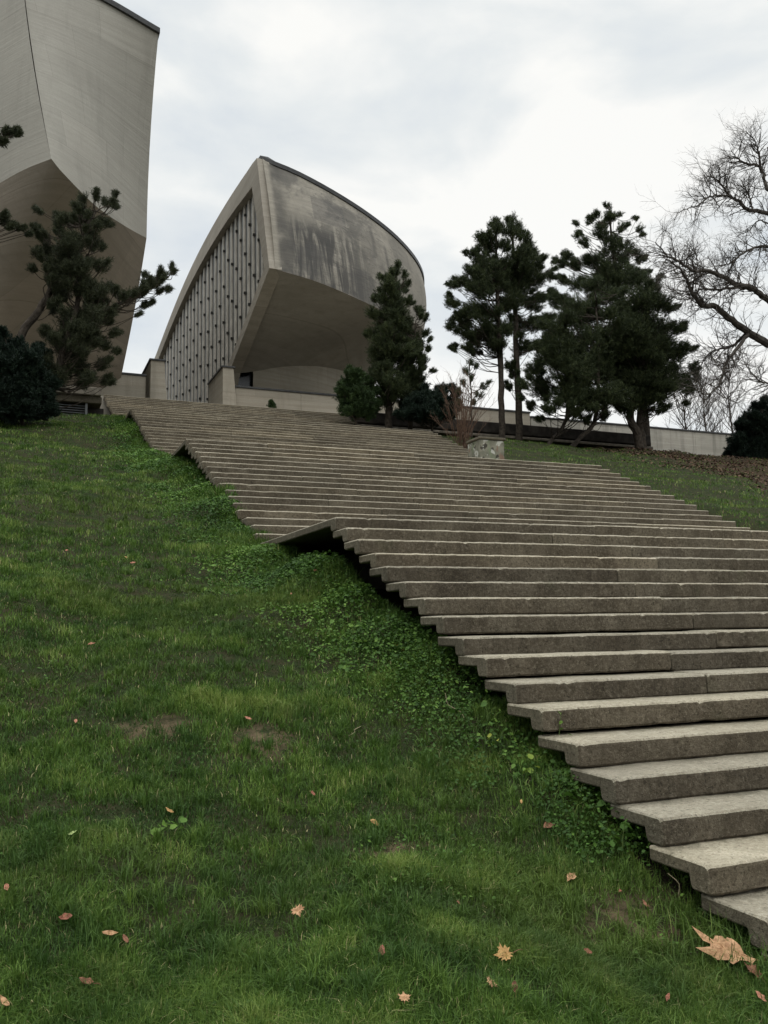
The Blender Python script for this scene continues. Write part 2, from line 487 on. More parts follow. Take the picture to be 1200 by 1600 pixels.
a = (jj * nx + ii).ravel()
F = np.stack([a, a + 1, a + nx + 1, a + nx], 1)
tag(np_mesh('grassy_hillside', V, [F], [M['ground']], smooth=True, attr=bare_v), kind='structure')

# ------------------------------------------------------------------ stairs
GO, RI, WID, LAND = .34285, .15, 9.70, 3.131
def n1d(rs, n, amp, k=4):
    v = rs.normal(0, 1, n + k * 2)
    return np.convolve(v, np.ones(k) / k, 'same')[k:k + n] * amp * math.sqrt(k)
def slab(mb, x0, x1, y, z, depth, thick, fdepth, fh, dx, rs, rough=1., m_top=0, m_front=1, m_side=2):
    """precast tread swept along x; profile with rounded nose; dropped front lip"""
    r = .014 if dx < .2 else .009
    prof = [(depth, 0, 0), (depth * .75, 0, 0), (depth * .5, 0, 0), (depth * .25, 0, 0), (r * 1.9, 0, 0), (r * .85, -r * .25, 0), (r * .12, -r * 1.05, 1), (0, -r * 1.9, 1),
            (0, -fh * .55, 1), (.001, -fh + r, 1), (r * .8, -fh, 2), (fdepth, -fh, 2), (fdepth + .012, -fh + .02, 2),
            (fdepth + .02, -thick, 2), (depth - .01, -thick, 2), (depth, -thick + .01, 2)]
    n = len(prof)
    tone = float(np.clip(rs.normal(.5, .22), 0, 1))
    X = [x0, x0 + .006, x0 + .016] + list(np.arange(x0 + .016 + dx, x1 - .016 - dx * .5, dx)) + [x1 - .016, x1 - .006, x1]
    ins = [.012, .004, 0] + [0] * (len(X) - 6) + [0, .004, .012]
    m_ = len(X)
    P_ = np.array([(p[0], p[1]) for p in prof])
    cen = np.array([depth * .4, -thick * .5])
    V = []
    edge = n1d(rs, m_, .0016 * rough, 2) + n1d(rs, m_, .0016 * rough, 5)
    chip = np.where(rs.rand(m_) < .07, rs.rand(m_) ** 2 * .015, 0) * rough
    front = n1d(rs, m_, .002 * rough, 6)
    top = n1d(rs, m_, .0012 * rough, 8)
    low = n1d(rs, m_, .002 * rough, 3)
    for i in range(m_):
        q = P_.copy()
        dirn = q - cen
        q = q - np.sign(dirn) * ins[i] * np.array([1, 1])
        q[4:8, 0] += edge[i] + chip[i]; q[4:8, 1] -= abs(edge[i]) * .6 + chip[i] * .7
        q[6:11, 0] += front[i]
        q[:6, 1] += top[i]
        q[9:11, 0] += low[i]; q[10:12, 1] += abs(low[i])
        V += [(X[i], y + a_, z + b_) for a_, b_ in q]
        mb.a += [1., .8, .12, 0, 0, 0] + [0] * (n - 6)
        mb.b += [tone] * n
    fs, ms = [], []
    for i in range(m_ - 1):
        for k in range(n):
            k2 = (k + 1) % n
            fs.append((i * n + k, i * n + k2, (i + 1) * n + k2, (i + 1) * n + k))
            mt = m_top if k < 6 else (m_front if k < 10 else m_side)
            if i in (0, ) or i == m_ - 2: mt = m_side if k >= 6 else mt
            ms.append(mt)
    fs.append(tuple(range(n))); ms.append(m_side)
    fs.append(tuple((m_ - 1) * n + k for k in range(n - 1, -1, -1))); ms.append(m_side)
    mb.add(V, fs, ms)
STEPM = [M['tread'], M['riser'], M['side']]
def step_obj(parent, name, y, z, depth, thick, fdepth, dx, seed, rough=1.):
    rs = np.random.RandomState(seed)
    mb = MB()
    joints = [0.0 + rs.normal(0, .012)]
    while joints[-1] < WID - 3.2:
        joints.append(joints[-1] + rs.choice([1.6, 2.4, 2.4, 3.2]) + rs.uniform(-.05, .05))
    joints.append(WID + rs.normal(0, .015))
    for i in range(len(joints) - 1):
        gap = .004 if i else 0
        slab(mb, joints[i] + gap, joints[i + 1] - .002, y + rs.normal(0, .006), z + rs.normal(0, .0035), depth, thick, fdepth, RI - .005, dx, rs, rough)
    return mb.build(name, STEPM, parent, smooth=False)
flights = []
y0, z0 = -17 * GO, -17 * RI
specs = []   # (y of first nose, z of first nose, number of steps incl. the landing edge)
specs.append((-17 * GO, -17 * RI, 18))
yb = LAND
specs.append((yb, RI, 17))
yb = LAND + 16 * GO + LAND
specs.append((yb, 18 * RI, 18))
yb = yb + 17 * GO + LAND
specs.append((yb, 36 * RI, 17))
YTOP = specs[3][0] + 16 * GO
ZTOP = specs[3][1] + 16 * RI
flabels = ['nearest flight of wide concrete steps rising from the lower right corner',
           'second flight of concrete steps, between the nearest flight and the one beside the painted block',
           'third flight of concrete steps, with the painted block at its lower right end',
           'uppermost flight of concrete steps, ending at the gap between the two buttresses']
for fi, (fy, fz, n) in enumerate(specs):
    t = empty('stair_flight', (WID / 2, fy, fz - RI), flabels[fi], 'stairs', 'flights of concrete stairs climbing the lawn')
    dx = (.035, .12, .25, .3)[fi]
    for k in range(n - 1):
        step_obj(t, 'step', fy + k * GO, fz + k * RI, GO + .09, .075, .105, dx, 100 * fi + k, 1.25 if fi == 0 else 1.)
    k = n - 1
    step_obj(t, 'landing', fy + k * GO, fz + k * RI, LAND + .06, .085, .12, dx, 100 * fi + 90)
    yl = fy + k * GO
    for bx in (1.1, 4.6, 8.3):
        mb = MB()
        a0 = (fy - .1, fz - RI - .25); a1 = (yl + .25, fz + k * RI - .20)
        vs = []
        for xx in (bx, bx + .35):
            vs += [(xx, a0[0], a0[1] - .28), (xx, a1[0], a1[1] - .5), (xx, yl + LAND, a1[1] - .45), (xx, yl + LAND, a1[1] + .05), (xx, a1[0], a1[1] + .05), (xx, a0[0], a0[1] + .12)]
        fs = [(0, 1, 2, 3, 4, 5), (11, 10, 9, 8, 7, 6)] + [(i, i + 6, (i + 1) % 6 + 6, (i + 1) % 6) for i in range(6)]
        mb.add(vs, fs)
        mb.build('support_beam', M['beam'], t)

# plaza above the stairs
mb = MB()
mb.box(-30, 25, 26.35 + .0, 80, 7.0, ZTOP - .02)
tag(mb.build('plaza_pavement', M['paving']), kind='structure')

# ------------------------------------------------------------------ terrace edges either side of the stair head
t = empty('terrace_edge', (-3, 22, 5.8), 'low concrete terrace edge with a louvred grille beside the bush at the stair head', 'retaining wall')
mb = MB(); mb.box(-7.5, -.45, 21.95, 26.3, 6.66, 6.93, bev=.02); mb.build('coping', M['terrace_pale'], t)
mb = MB(); mb.box(-7.5, -.42, 22.1, 26.2, 6.42, 6.655, bev=.02); mb.build('beam', M['side'], t)
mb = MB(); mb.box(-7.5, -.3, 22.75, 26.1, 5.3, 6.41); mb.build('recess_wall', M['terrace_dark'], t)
mb = MB()
for k in range(6): 
    z_ = 5.92 + k * .08
    mb.add([(-2.6, 22.2, z_), (-.95, 22.2, z_), (-.95, 22.32, z_ + .05), (-2.6, 22.32, z_ + .05), (-2.6, 22.2, z_ - .012), (-.95, 22.2, z_ - .012), (-.95, 22.32, z_ + .038), (-2.6, 22.32, z_ + .038)],
           [(0, 1, 2, 3), (7, 6, 5, 4), (0, 4, 5, 1), (3, 2, 6, 7), (0, 3, 7, 4), (1, 5, 6, 2)])
mb.box(-2.68, -2.61, 22.16, 22.4, 5.7, 6.41); mb.box(-.94, -.87, 22.16, 22.4, 5.7, 6.41)
mb.build('louvre_grille', M['grille'], t)

t = empty('terrace_wall', (17, 26, 7), 'long low dark concrete terrace wall behind the pine trunks', 'retaining wall')
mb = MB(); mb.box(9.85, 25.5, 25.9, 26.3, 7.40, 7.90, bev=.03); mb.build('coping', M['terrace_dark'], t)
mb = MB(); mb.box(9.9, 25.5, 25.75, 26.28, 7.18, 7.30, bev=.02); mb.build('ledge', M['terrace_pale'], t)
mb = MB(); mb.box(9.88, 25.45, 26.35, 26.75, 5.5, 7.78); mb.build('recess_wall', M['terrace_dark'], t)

# painted block on the second landing
t = empty('concrete_block', (8.5, 11.9, 2.7), 'paint daubed concrete block on the stair landing below the bare shrub', 'block')
bl = Mat('paint_daubed_concrete', .9, .2)
_b = bl.mix(bl.step(bl.noise(5, 5), .35, .65), (.15, .15, .115), (.23, .22, .17))
_b = bl.mix(bl.step(bl.noise(2.2, 5, (1, 1, .35), off=(1, 2, 0)), .52, .6, 0, .75), _b, (.16, .20, .12))
_b = bl.mix(bl.step(bl.noise(3.6, 6, (1, 1, .5), off=(5, 2, 0)), .58, .64, 0, .6), _b, (.20, .10, .07))
_b = bl.mix(bl.step(bl.noise(6, 5, off=(2, 8, 0)), .58, .62, 0, .9), _b, (.04, .035, .03))
_b = bl.mix(bl.step(bl.noise(5, 5, off=(9, 3, 4)), .58, .61, 0, .8), _b, (.5, .5, .45))
bl.color(_b)
mb = MB(); mb.box(8.13, 8.86, 11.62, 12.3, 2.72, 3.68, bev=.02); mb.build('block_body', bl.m, t)
mb = MB(); mb.box(8.09, 8.90, 11.58, 12.34, 3.682, 3.75, bev=.015); mb.build('block_cap', M['side'], t)

# ------------------------------------------------------------------ parapet walls and buttresses
WY = 36.
def parapet(x0, x1, ztop, zbot, label, mat):
    cx = (x0 + x1) / 2
    t = empty('parapet_wall', (cx, WY, zbot), label, 'wall')
    mb = MB()
    nseg = max(1, int((x1 - x0) / 3))
    xs_ = np.linspace(x0, x1, nseg + 1)
    for i in range(nseg):
        mb.box(xs_[i] + (.008 if i else 0), xs_[i + 1], WY, WY + .4, zbot, ztop - .1, bev=.01)
    mb.build('wall_body', mat, t)
    mb = MB(); mb.box(x0 - .03, x1 + .03, WY - .07, WY + .47, ztop - .098, ztop, bev=.012); mb.build('coping', M['trim'], t)
parapet(-30, 2.83, 11.5, 7.3, 'pale concrete parapet wall below the left building, behind the pine', M['parapet'])
parapet(7.35, 25.05, 11.35, 7.3, 'concrete parapet wall running right from the stair gap below the slatted building', M['parapet'])
parapet(25.1, 62, 11.1, 8., 'rain-streaked concrete wall behind the grass bank at the right', M['wall_right'])
def buttress(xl, xr, ztop, label):
    t = empty('buttress', ((xl + xr) / 2, WY, 7.3), label, 'buttress')
    mb = MB()
    zb = 7.3; fl = .30
    # tapered pier: wider and further forward at its foot
    yf, yb_ = WY - .35, WY + 3.2
    vs = [(xl - .05, yf - fl, zb), (xr + fl * .8, yf - fl, zb), (xr + fl * .8, yb_, zb), (xl - .05, yb_, zb),
          (xl, yf, ztop), (xr - .08, yf, ztop), (xr - .08, yb_, ztop), (xl, yb_, ztop)]
    mb.add(vs, [(3, 2, 1, 0), (4, 5, 6, 7), (0, 1, 5, 4), (1, 2, 6, 5), (2, 3, 7, 6), (3, 0, 4, 7)])
    mb.build('pier', M['parapet'], t)
    mb = MB(); mb.box(xl - .08, xr, yf - .08, yb_ + .05, ztop + .002, ztop + .09, bev=.01); mb.build('coping', M['trim'], t)
buttress(3.02, 3.75, 12.15, 'flared concrete buttress at the left side of the stair gap')
buttress(6.62, 7.25, 12.15, 'flared concrete buttress at the right side of the stair gap, below the slatted facade')

# ------------------------------------------------------------------ right building
def loft(rows, name, mats, parent, smooth_=True, close=False, thick=None):
    rows = [np.array(r_, float) for r_ in rows]
    n = len(rows[0])
    V = np.concatenate(rows)
    F = []
    for i in range(len(rows) - 1):
        for k in range(n - 1 + (1 if close else 0)):
            k2 = (k + 1) % n
            F.append((i * n + k, i * n + k2, (i + 1) * n + k2, (i + 1) * n + k))
    return np_mesh(name, V, [np.array(F)], mats, parent, smooth=smooth_)
def curve(pts, n):
    """Catmull-Rom through points"""
    pts = np.array(pts, float)
    P_ = np.vstack([2 * pts[0] - pts[1], pts, 2 * pts[-1] - pts[-2]])
    seg = len(pts) - 1
    out = []
    for t in np.linspace(0, seg, n):
        i = min(int(t), seg - 1); u = t - i
        p0, p1, p2, p3 = P_[i:i + 4]
        out.append(.5 * (2 * p1 + (p2 - p0) * u + (2 * p0 - 5 * p1 + 4 * p2 - p3) * u * u + (3 * p1 - p0 - 3 * p2 + p3) * u ** 3))
    return np.array(out)
NS = 72
FX = 8.5
ph = np.linspace(0, math.pi, NS)
def half(cy, A, B, ztab):
    x = FX + A * np.sin(ph); y = cy - B * np.cos(ph)
    z = np.interp(ph, ztab[0], ztab[1])
    z = np.convolve(np.pad(z, 3, 'edge'), np.ones(7) / 7, 'valid')
    return np.stack([x, y, z], 1)
roofL = half(54., 15.9, 19., ([0, .22, .4, .55, .8, 1.1, 1.6, 3.14], [23.55, 22.75, 22.3, 22.05, 21.9, 22.3, 22.6, 22.95]))
creaL = half(53.5, 15.0, 21., ([0, .2, .42, .6, .8, 1.1, 1.6, 3.14], [16.47, 16.1, 15.75, 16.1, 16.9, 18.2, 19.3, 17.]))
baseL = half(57., 13.6, 15.5, ([0, .1, .3, .58, .9, 1.6, 3.14], [13.35, 13.95, 14.7, 15.3, 15.5, 15.3, 13.6]))
creaL[0] = (FX, 32.51, 16.47); roofL[0] = (FX, 34.99, 23.55)
def between(A, B, n, bulge):
    rows = []
    for t_ in np.linspace(0, 1, n):
        r_ = A * (1 - t_) + B * t_
        k = 4 * t_ * (1 - t_) * bulge
        cxy = np.array([FX + 3, 54.])
        d = r_[:, :2] - cxy
        d /= np.linalg.norm(d, axis=1)[:, None]
        r_ = r_.copy()
        r_[:, :2] += d * k
        r_[0, 0] = FX; r_[-1, 0] = FX
        rows.append(r_)
    return rows
bld = empty('memorial_building', (18, 52, 7.8), 'stained concrete building with slatted side wall and pointed prow right of the stair gap', 'building', 'the two curved concrete halves of the memorial')
loft(between(roofL, creaL, 9, .25), 'upper_band', [M['shell_stained']], bld)
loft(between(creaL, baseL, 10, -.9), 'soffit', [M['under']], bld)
bw = baseL.copy(); bw[:, 2] = 7.6
keep = slice(2, NS)
loft([baseL[keep], bw[keep]], 'base_wall', [M['parapet']], bld)
# dark doorway in the base beside the frame
mb = MB()
q0, q1 = baseL[0], baseL[2]
mb.add([(FX + .02, q0[1] + .6, 7.8), (q1[0], q1[1] + .5, 7.8), (q1[0], q1[1] + .5, 14.2), (FX + .02, q0[1] + .6, 14.2)], [(0, 1, 2, 3)])
mb.build('dark_opening', M['dark_glass'], bld)
# roof
top = roofL.copy()
V = list(map(tuple, top)) + [(FX, 44., 24.2), (FX, 54., 24.6), (FX, 64, 24.)]
cen_ = np.array([FX + 5.5, 54., 24.3])
mb = MB()
arch = np.array([(34.99, 23.55), (39.24, 24.1), (43.5, 24.5), (48.14, 24.75), (53, 24.8), (57.55, 24.6), (62, 24.2), (65.9, 23.72), (71.9, 22.95), (73., 22.9)])
ay = np.linspace(34.99, 73, 40)
az = np.interp(ay, arch[:, 0], arch[:, 1])
az = np.convolve(np.pad(az, 2, 'edge'), np.ones(5) / 5, 'valid')
loop = [tuple(p_) for p_ in roofL] + [(FX, y_, z_) for y_, z_ in zip(ay[::-1][1:-1], az[::-1][1:-1])]
mb.add(loop + [tuple(cen_)], [(i, (i + 1) % len(loop), len(loop)) for i in range(len(loop))])
mb.build('roof', M['paving'], bld)
rim = [np.array(p_) for p_ in loop] + [np.array(loop[0])]
mb = MB()
vs = []; fs = []
for i, p_ in enumerate(rim):
    d = p_[:2] - np.array([FX + 4, 54.]); d /= np.linalg.norm(d)
    if abs(p_[0] - FX) < .01: d = np.array([-1., 0.])
    o = p_ + np.array([d[0] * .12, d[1] * .12, 0])
    inn = p_ - np.array([d[0] * .3, d[1] * .3, 0])
    vs += [o + (0, 0, -.10), o + (0, 0, .13), inn + (0, 0, .13), inn + (0, 0, -.10)]
for i in range(len(rim) - 1):
    for k in range(4):
        fs.append((i * 4 + k, i * 4 + (k + 1) % 4, i * 4 + 4 + (k + 1) % 4, i * 4 + 4 + k))
mb.add(vs, fs)
mb.build('roof_trim', M['trim'], bld)
# facade frame in the plane x = FX
zin_top = lambda y_: np.interp(y_, ay, az) - np.interp(y_, [34, 40, 73], [1.35, 1.25, 1.0])
outer = [(34.99, 23.5)] + [(y_, z_ - .02) for y_, z_ in zip(ay[1:], az[1:])] + [(73, 7.7), (44.2, 7.7), (43.6, 10.5), (42.5, 12.4), (41.2, 13.54), (38, 14.6), (35, 15.62), (32.51, 16.47)]
def facz(y_):   # lower limit of the slatted area
    return np.interp(y_, [33.3, 36, 39, 42.2, 43.6, 44.2, 44.3], [16.75, 15.75, 14.75, 13.6, 12.6, 10.5, 7.9])
zt = lambda y_: np.minimum(zin_top(y_), 16.9 + (y_ - 33.35) * (22.25 - 16.9) / (36.0 - 33.35))
inner = [(36.0, 22.25)] + [(max(y_, 36.0 + .02 * i), zin_top(max(y_, 36.))) for i, y_ in enumerate(ay[1:-1])] + [(72., zin_top(72.)), (72., 7.9), (44.95, 7.9), (44.35, 10.6), (43.2, 12.7), (41.9, 13.95), (38.6, 15.05), (35.7, 16.02), (33.5, 16.85)]
mb = MB()
n = len(outer)
assert n == len(inner), (n, len(inner))
x_out, x_in = FX - .30, FX + .35
vs = [(x_out, a_, b_) for a_, b_ in outer] + [(x_out, a_, b_) for a_, b_ in inner] + [(x_in, a_, b_) for a_, b_ in outer] + [(x_in, a_, b_) for a_, b_ in inner]
fs = []
for i in range(n):
    j = (i + 1) % n
    fs += [(i, j, n + j, n + i), (n + i, n + j, 3 * n + j, 3 * n + i), (j, i, 2 * n + i, 2 * n + j)]
mb.add(vs, fs)
mb.build('facade_frame', M['frame'], bld)
mb = MB()
vs = []
yy_ = np.concatenate([[33.4, 34.2, 35.2], np.arange(36, 73, 1.)])
fs = []
for i, y_ in enumerate(yy_):
    tt = float(min(zt(y_), zin_top(y_))) + .3
    vs += [(FX + .09, y_, float(facz(y_)) - .1), (FX + .09, y_, tt)]
for i in range(len(yy_) - 1): fs.append((2 * i, 2 * i + 2, 2 * i + 3, 2 * i + 1))
mb.add(vs, fs)
mb.build('glazing_panel', M['glazing'], bld)
y_ = 34.15; k = 0
rsf = np.random.RandomState(3)
while y_ < 71.6:
    lo, hi = float(max(facz(y_ - .2), facz(y_ + .2))) + .05, float(min(zt(y_), zin_top(y_))) - .03
    mb = MB()
    wf = .155 + (y_ - 34) * .004
    mb.box(FX + .01, FX + .2, y_ - wf, y_ + wf, lo, hi, bev=.012)
    zb = lo + .6 + (k * 1.37) % 2.3 + rsf.uniform(-.2, .2)
    while zb < hi - .4:
        mb.box(FX - .015, FX + .1, y_ - wf - .07, y_ - wf + .04, zb, zb + .13, m=1)
        zb += 2.3
    mb.build('facade_fin', [M['fin'], M['bracket']], bld)
    y_ += .95 + (y_ - 34) * .02 + rsf.uniform(-.03, .03); k += 1

# ------------------------------------------------------------------ left building
bl2 = empty('memorial_building', (-8, 40, 7.8), 'plain board-marked concrete building leaning out above the pine at the upper left', 'building', 'the two curved concrete halves of the memorial')
Pc = at(80, 248, Z=16.); 
Ec = at(229, 372, Z=16.)
def on_plan(px, py, a_, b_):
    """point of the ray over the plan line a-b"""
    d = ray(px, py)
    nrm = np.array([b_[1] - a_[1], -(b_[0] - a_[0])])
    t_ = ((a_[:2] - CAM[:2]) @ nrm) / (d[:2] @ nrm)
    return CAM + d * t_
sh = np.array([.35, -.28, 0])
cr_r = curve([Pc, on_plan(100, 272, Pc + sh * .5, Ec + sh * .5), on_plan(150, 322, Pc + sh, Ec + sh), on_plan(195, 353, Pc + sh * .5, Ec + sh * .5), Ec], 26)
Pt = at(34, -52, Y=27.3)
Et = at(248, 50, Y=28.4)
Pt = Pt + (Pt - Pc) * .03
rf_r = curve([Pt, Pt * .5 + Et * .5 + np.array([.2, -.15, .0]), Et], 26)
cr_l = curve([Pc, at(40, 264, Z=16.), at(0, 286, Z=16.), (-6.2, 31.2, 16.), (-10, 38., 16.), (-13.5, 48., 16.), (-14.5, 60, 16.), (-12, 72, 16)], 40)
rf_l = curve([Pt, (-4.3, 28.6, Pt[2] + .05), (-5.6, 30.6, Pt[2] + .1), (-8.2, 35., 24), (-11.5, 41, 24), (-14, 50, 23.7), (-14, 60, 23.3), (-11, 71, 23)], 40)
bs_r = curve([(-5.5, 37.5, 7.6), (-2.2, 38.4, 7.6), (1.2, 38.6, 7.6)], 26)
bs_l = curve([(-5.5, 37.5, 7.6), (-8, 42, 7.6), (-10, 52, 7.6), (-9, 66, 7.6)], 40)
Eb = at(186, 578, Y=36.)
_w = np.minimum(1, np.arange(26) / 12.)[:, None]
dr_ = np.array([-.1, -.65, 0]) * (1 - _w) + np.array([.15, -.6, 0]) * _w
_w = np.minimum(1, np.arange(40) / 16.)[:, None]
dl_ = np.array([-.1, -.65, 0]) * (1 - _w) + np.array([-.5, -.5, 0]) * _w
def rows_between(A, B, n, bl_=0., dirv=(0, -1, 0)):
    out = []
    for t_ in np.linspace(0, 1, n):
        out.append(A * (1 - t_) + B * t_ + np.array(dirv) * bl_ * 4 * t_ * (1 - t_))
    return out
loft(rows_between(rf_r, cr_r, 8, -.12, (.7, -.7, 0)), 'upper_band', [M['shell']], bl2)
loft(rows_between(rf_l, cr_l, 8, .15, (-.9, -.4, 0)), 'upper_band', [M['shell']], bl2)
# soffit: right edge follows the seen outline
bs_r2 = bs_r.copy()
ext = (Eb - Ec); s_ = (7.6 - Eb[2]) / ext[2]
bs_r2[-1] = Eb + ext * s_
for i in range(26):
    t_ = i / 25
    bs_r2[i] = np.array([-5.5, 37.5, 7.6]) * (1 - t_) + bs_r2[-1] * t_
ra_ = rows_between(cr_r, bs_r2, 16, .9, dr_); rb_ = rows_between(cr_l, bs_l, 16, .9, dl_)
rows = []
for ri, (qa, qb) in enumerate(zip(ra_, rb_)):
    full = np.concatenate([qb[::-1], qa[1:]])
    for _ in range(int(ri * 7)):
        f2 = full.copy(); f2[1:-1] = (full[:-2] + 2 * full[1:-1] + full[2:]) / 4; full = f2
    rows.append(full)
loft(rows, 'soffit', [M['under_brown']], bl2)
# wall that faces the gap
mb = MB()
e_rows = rows_between(cr_r, bs_r2, 12, .9, dr_)
prof = [Et] + [rows_between(rf_r, cr_r, 8, -.12, (.7, -.7, 0))[i][-1] for i in range(1, 7)] + [Ec] + [r_[-1] for r_ in e_rows[1:]]
n = len(prof)
vs = [tuple(p_) for p_ in prof] + [(1.3, 70, float(p_[2]) if p_[2] > 7.6 else 7.6) for p_ in prof]
mb.add(vs, [(i, i + 1, n + i + 1, n + i) for i in range(n - 1)])
mb.build('gap_wall', M['shell'], bl2)
loop = list(map(tuple, rf_r[::-1])) + list(map(tuple, rf_l[1:])) + [(1.3, 70, 23.)]
mb = MB()
mb.add(loop + [(-5, 45, 24.3)], [(i, (i + 1) % len(loop), len(loop)) for i in range(len(loop))])
mb.build('roof', M['paving'], bl2)
mb = MB()
rimp = [np.array(p_) for p_ in loop] + [np.array(loop[0])]
vs, fs = [], []
for p_ in rimp:
    d = p_[:2] - np.array([-4., 45.]); d /= np.linalg.norm(d)
    o = p_ + np.array([d[0] * .12, d[1] * .12, 0]); inn = p_ - np.array([d[0] * .3, d[1] * .3, 0])
    vs += [o + (0, 0, -.10), o + (0, 0, .13), inn + (0, 0, .13), inn + (0, 0, -.10)]
for i in range(len(rimp) - 1):
    for k in range(4): fs.append((i * 4 + k, i * 4 + (k + 1) % 4, i * 4 + 4 + (k + 1) % 4, i * 4 + 4 + k))
mb.add(vs, fs); mb.build('roof_trim', M['trim'], bl2)

# ------------------------------------------------------------------ evergreens
def needles(P0, D, rs, nper, length, width, spread, tw=.32):
    """tufts at P0 (n,3) pointing along D: each a bottle brush of thin needle triangles"""
    n = len(P0)
    nn = n * nper
    p = np.repeat(P0, nper, 0); d = np.repeat(D, nper, 0)
    along = rs.rand(nn)[:, None] * tw
    r = rs.normal(0, 1, (nn, 3)); r -= (r * d).sum(1)[:, None] * d
    r /= np.linalg.norm(r, axis=1)[:, None]
    nd = d * rs.uniform(.25, 1.1, (nn, 1)) + r * spread * rs.uniform(.5, 1.2, (nn, 1))
    nd /= np.linalg.norm(nd, axis=1)[:, None]
    L_ = length * rs.uniform(.6, 1.15, (nn, 1))
    side = np.cross(nd, rs.normal(0, 1, (nn, 3))); side /= np.linalg.norm(side, axis=1)[:, None]
    b = p + d * (along - tw * .5)
    V = np.stack([b - side * width * .5, b + side * width * .5, b + nd * L_ + side * width * .12, b + nd * L_ - side * width * .12], 1).reshape(-1, 3)
    F = np.arange(nn * 4).reshape(-1, 4)
    return V, F, np.repeat(rs.rand(n) ** 1.5, nper * 4) * .7 + np.repeat(rs.rand(nn), 4) * .3
def evergreen(name, label, cat, Y, trunks, blobs, seed, mat, bark='bark_pine', group=None, dens=1., nlen=.10, nw=.012, nper=26, depthf=1.0, tuftlen=.24, sub=True, fill=.5, spread=.85, twigs=True):
    """trunks: lists of (px, py, radius m); blobs: (px, py, r px) of the branch clumps, each given its own depth in the crown"""
    rs = np.random.RandomState(seed)
    if sub:
        big = [b for b in blobs if b[2] > 5]
        extra = []
        for i_, b in enumerate(blobs):
            for k_ in range(3 if b[2] > 6 else 1):
                th = rs.uniform(0, 6.28); q_ = b[2] * rs.uniform(.75, 1.05)
                extra.append((b[0] + q_ * math.cos(th), b[1] + q_ * math.sin(th) * .8, max(2.2, b[2] * rs.uniform(.3, .48))))
            for c_ in big[:]:
                dd_ = math.hypot(b[0] - c_[0], b[1] - c_[1])
                if 0 < dd_ < (b[2] + c_[2]) * 1.25 and rs.rand() < fill:
                    extra.append(((b[0] + c_[0]) / 2 + rs.normal(0, 2), (b[1] + c_[1]) / 2 + rs.normal(0, 2), min(b[2], c_[2]) * rs.uniform(.6, .85)))
        blobs = list(blobs) + extra
    base = at(trunks[0][0][0], trunks[0][0][1], Y=Y)
    root = empty(name, tuple(base), label, cat, group)
    scale = (base - CAM) @ CF / FPX
    bx = np.array([b[0] for b in blobs]); half_w = max(20, (bx.max() - bx.min()) / 2) * scale
    cx = (bx.max() + bx.min()) / 2
    for tr in trunks:
        mb = MB()
        pts = [at(a_, b_, Y=Y + (rs.uniform(-.15, .15) if i else 0)) for i, (a_, b_, r_) in enumerate(tr)]
        pts[0] = pts[0] - np.array([0, 0, .3])
        rr = [r_ for _, _, r_ in tr]
        cv = curve(pts, len(pts) * 4); rv = np.interp(np.linspace(0, len(pts) - 1, len(cv)), range(len(pts)), rr)
        cv[1:-1] += rs.normal(0, .012, cv[1:-1].shape)
        mb.tube(cv, rv * (1 + rs.normal(0, .05, len(rv))), 10)
        mb.build('trunk', M[bark], root, smooth=True)
    tp = np.array([at(a_, b_, Y=Y) for tr in trunks for a_, b_, _ in tr])
    # dense list of trunk points
    tps = np.concatenate([curve([at(a_, b_, Y=Y) for a_, b_, _ in tr], 30) for tr in trunks])
    mb = MB()
    VV, FF, TT = [], [], []; off = 0
    for (px, py, r) in blobs:
        R0 = r * scale
        w_ = math.sqrt(max(.05, 1 - min(1, ((px - cx) * scale / (half_w * 1.15)) ** 2)))
        for rep in range(2 if r > 15 else 1):
            dy = rs.uniform(-.85, .85) * half_w * w_ * depthf
            c_ = at(px, py, Y=Y + dy)
            # limb from the trunk
            cand = tps[np.argsort(np.abs(tps[:, 2] - (c_[2] - .35 * abs(dy) - .3)) + .4 * np.linalg.norm(tps[:, :2] - c_[:2], axis=1))[0]]
            mid = (cand + c_) / 2 + np.array([0, 0, -.12 * np.linalg.norm(c_ - cand)]) + rs.normal(0, .05, 3)
            cv = curve([cand, mid, c_], 7)
            mb.tube(cv, np.linspace(max(.012, min(.05, .02 * R0 / .3 + .01)), .008, 7), 5, cap=False)
            nt_ = int(dens * (16 + 190 * (R0 / .45) ** 2) / (2 if r > 15 else 1) * (1.25 if r > 15 else 1))
            u = rs.normal(0, 1, (nt_, 3)); u /= np.linalg.norm(u, axis=1)[:, None]
            rad = rs.rand(nt_) ** .5 * np.where(rs.rand(nt_) < .2, rs.uniform(1., 1.55, nt_), 1.)
            lob = 1 + .38 * np.sin(u[:, 0] * 4 + rs.rand() * 6) * np.cos(u[:, 2] * 5 + rs.rand() * 6)
            p_ = c_ + u * (rad * lob * R0)[:, None] * np.array([1, 1, .85])
            out = p_ - (cand * .35 + c_ * .65); out[:, 2] += .3 * R0 + .22
            out /= np.linalg.norm(out, axis=1)[:, None]
            out += rs.normal(0, .28, out.shape); out /= np.linalg.norm(out, axis=1)[:, None]
            v_, f_, t_ = needles(p_, out, rs, nper, nlen, nw, spread, tuftlen)
            VV.append(v_); FF.append(f_ + off); TT.append(t_); off += len(v_)
            if twigs:
                for q in p_[::9]:
                    mb.tube([c_ + (q - c_) * .1, (c_ + q) / 2 + rs.normal(0, .03, 3), q], [.012, .008, .005], 3, cap=False)
    mb.build('branches', M[bark], root)
    np_mesh('crown', np.concatenate(VV), [np.concatenate(FF)], [M[mat]], root, attr=np.concatenate(TT))
    return root
PG = 'black pines on the right bank'
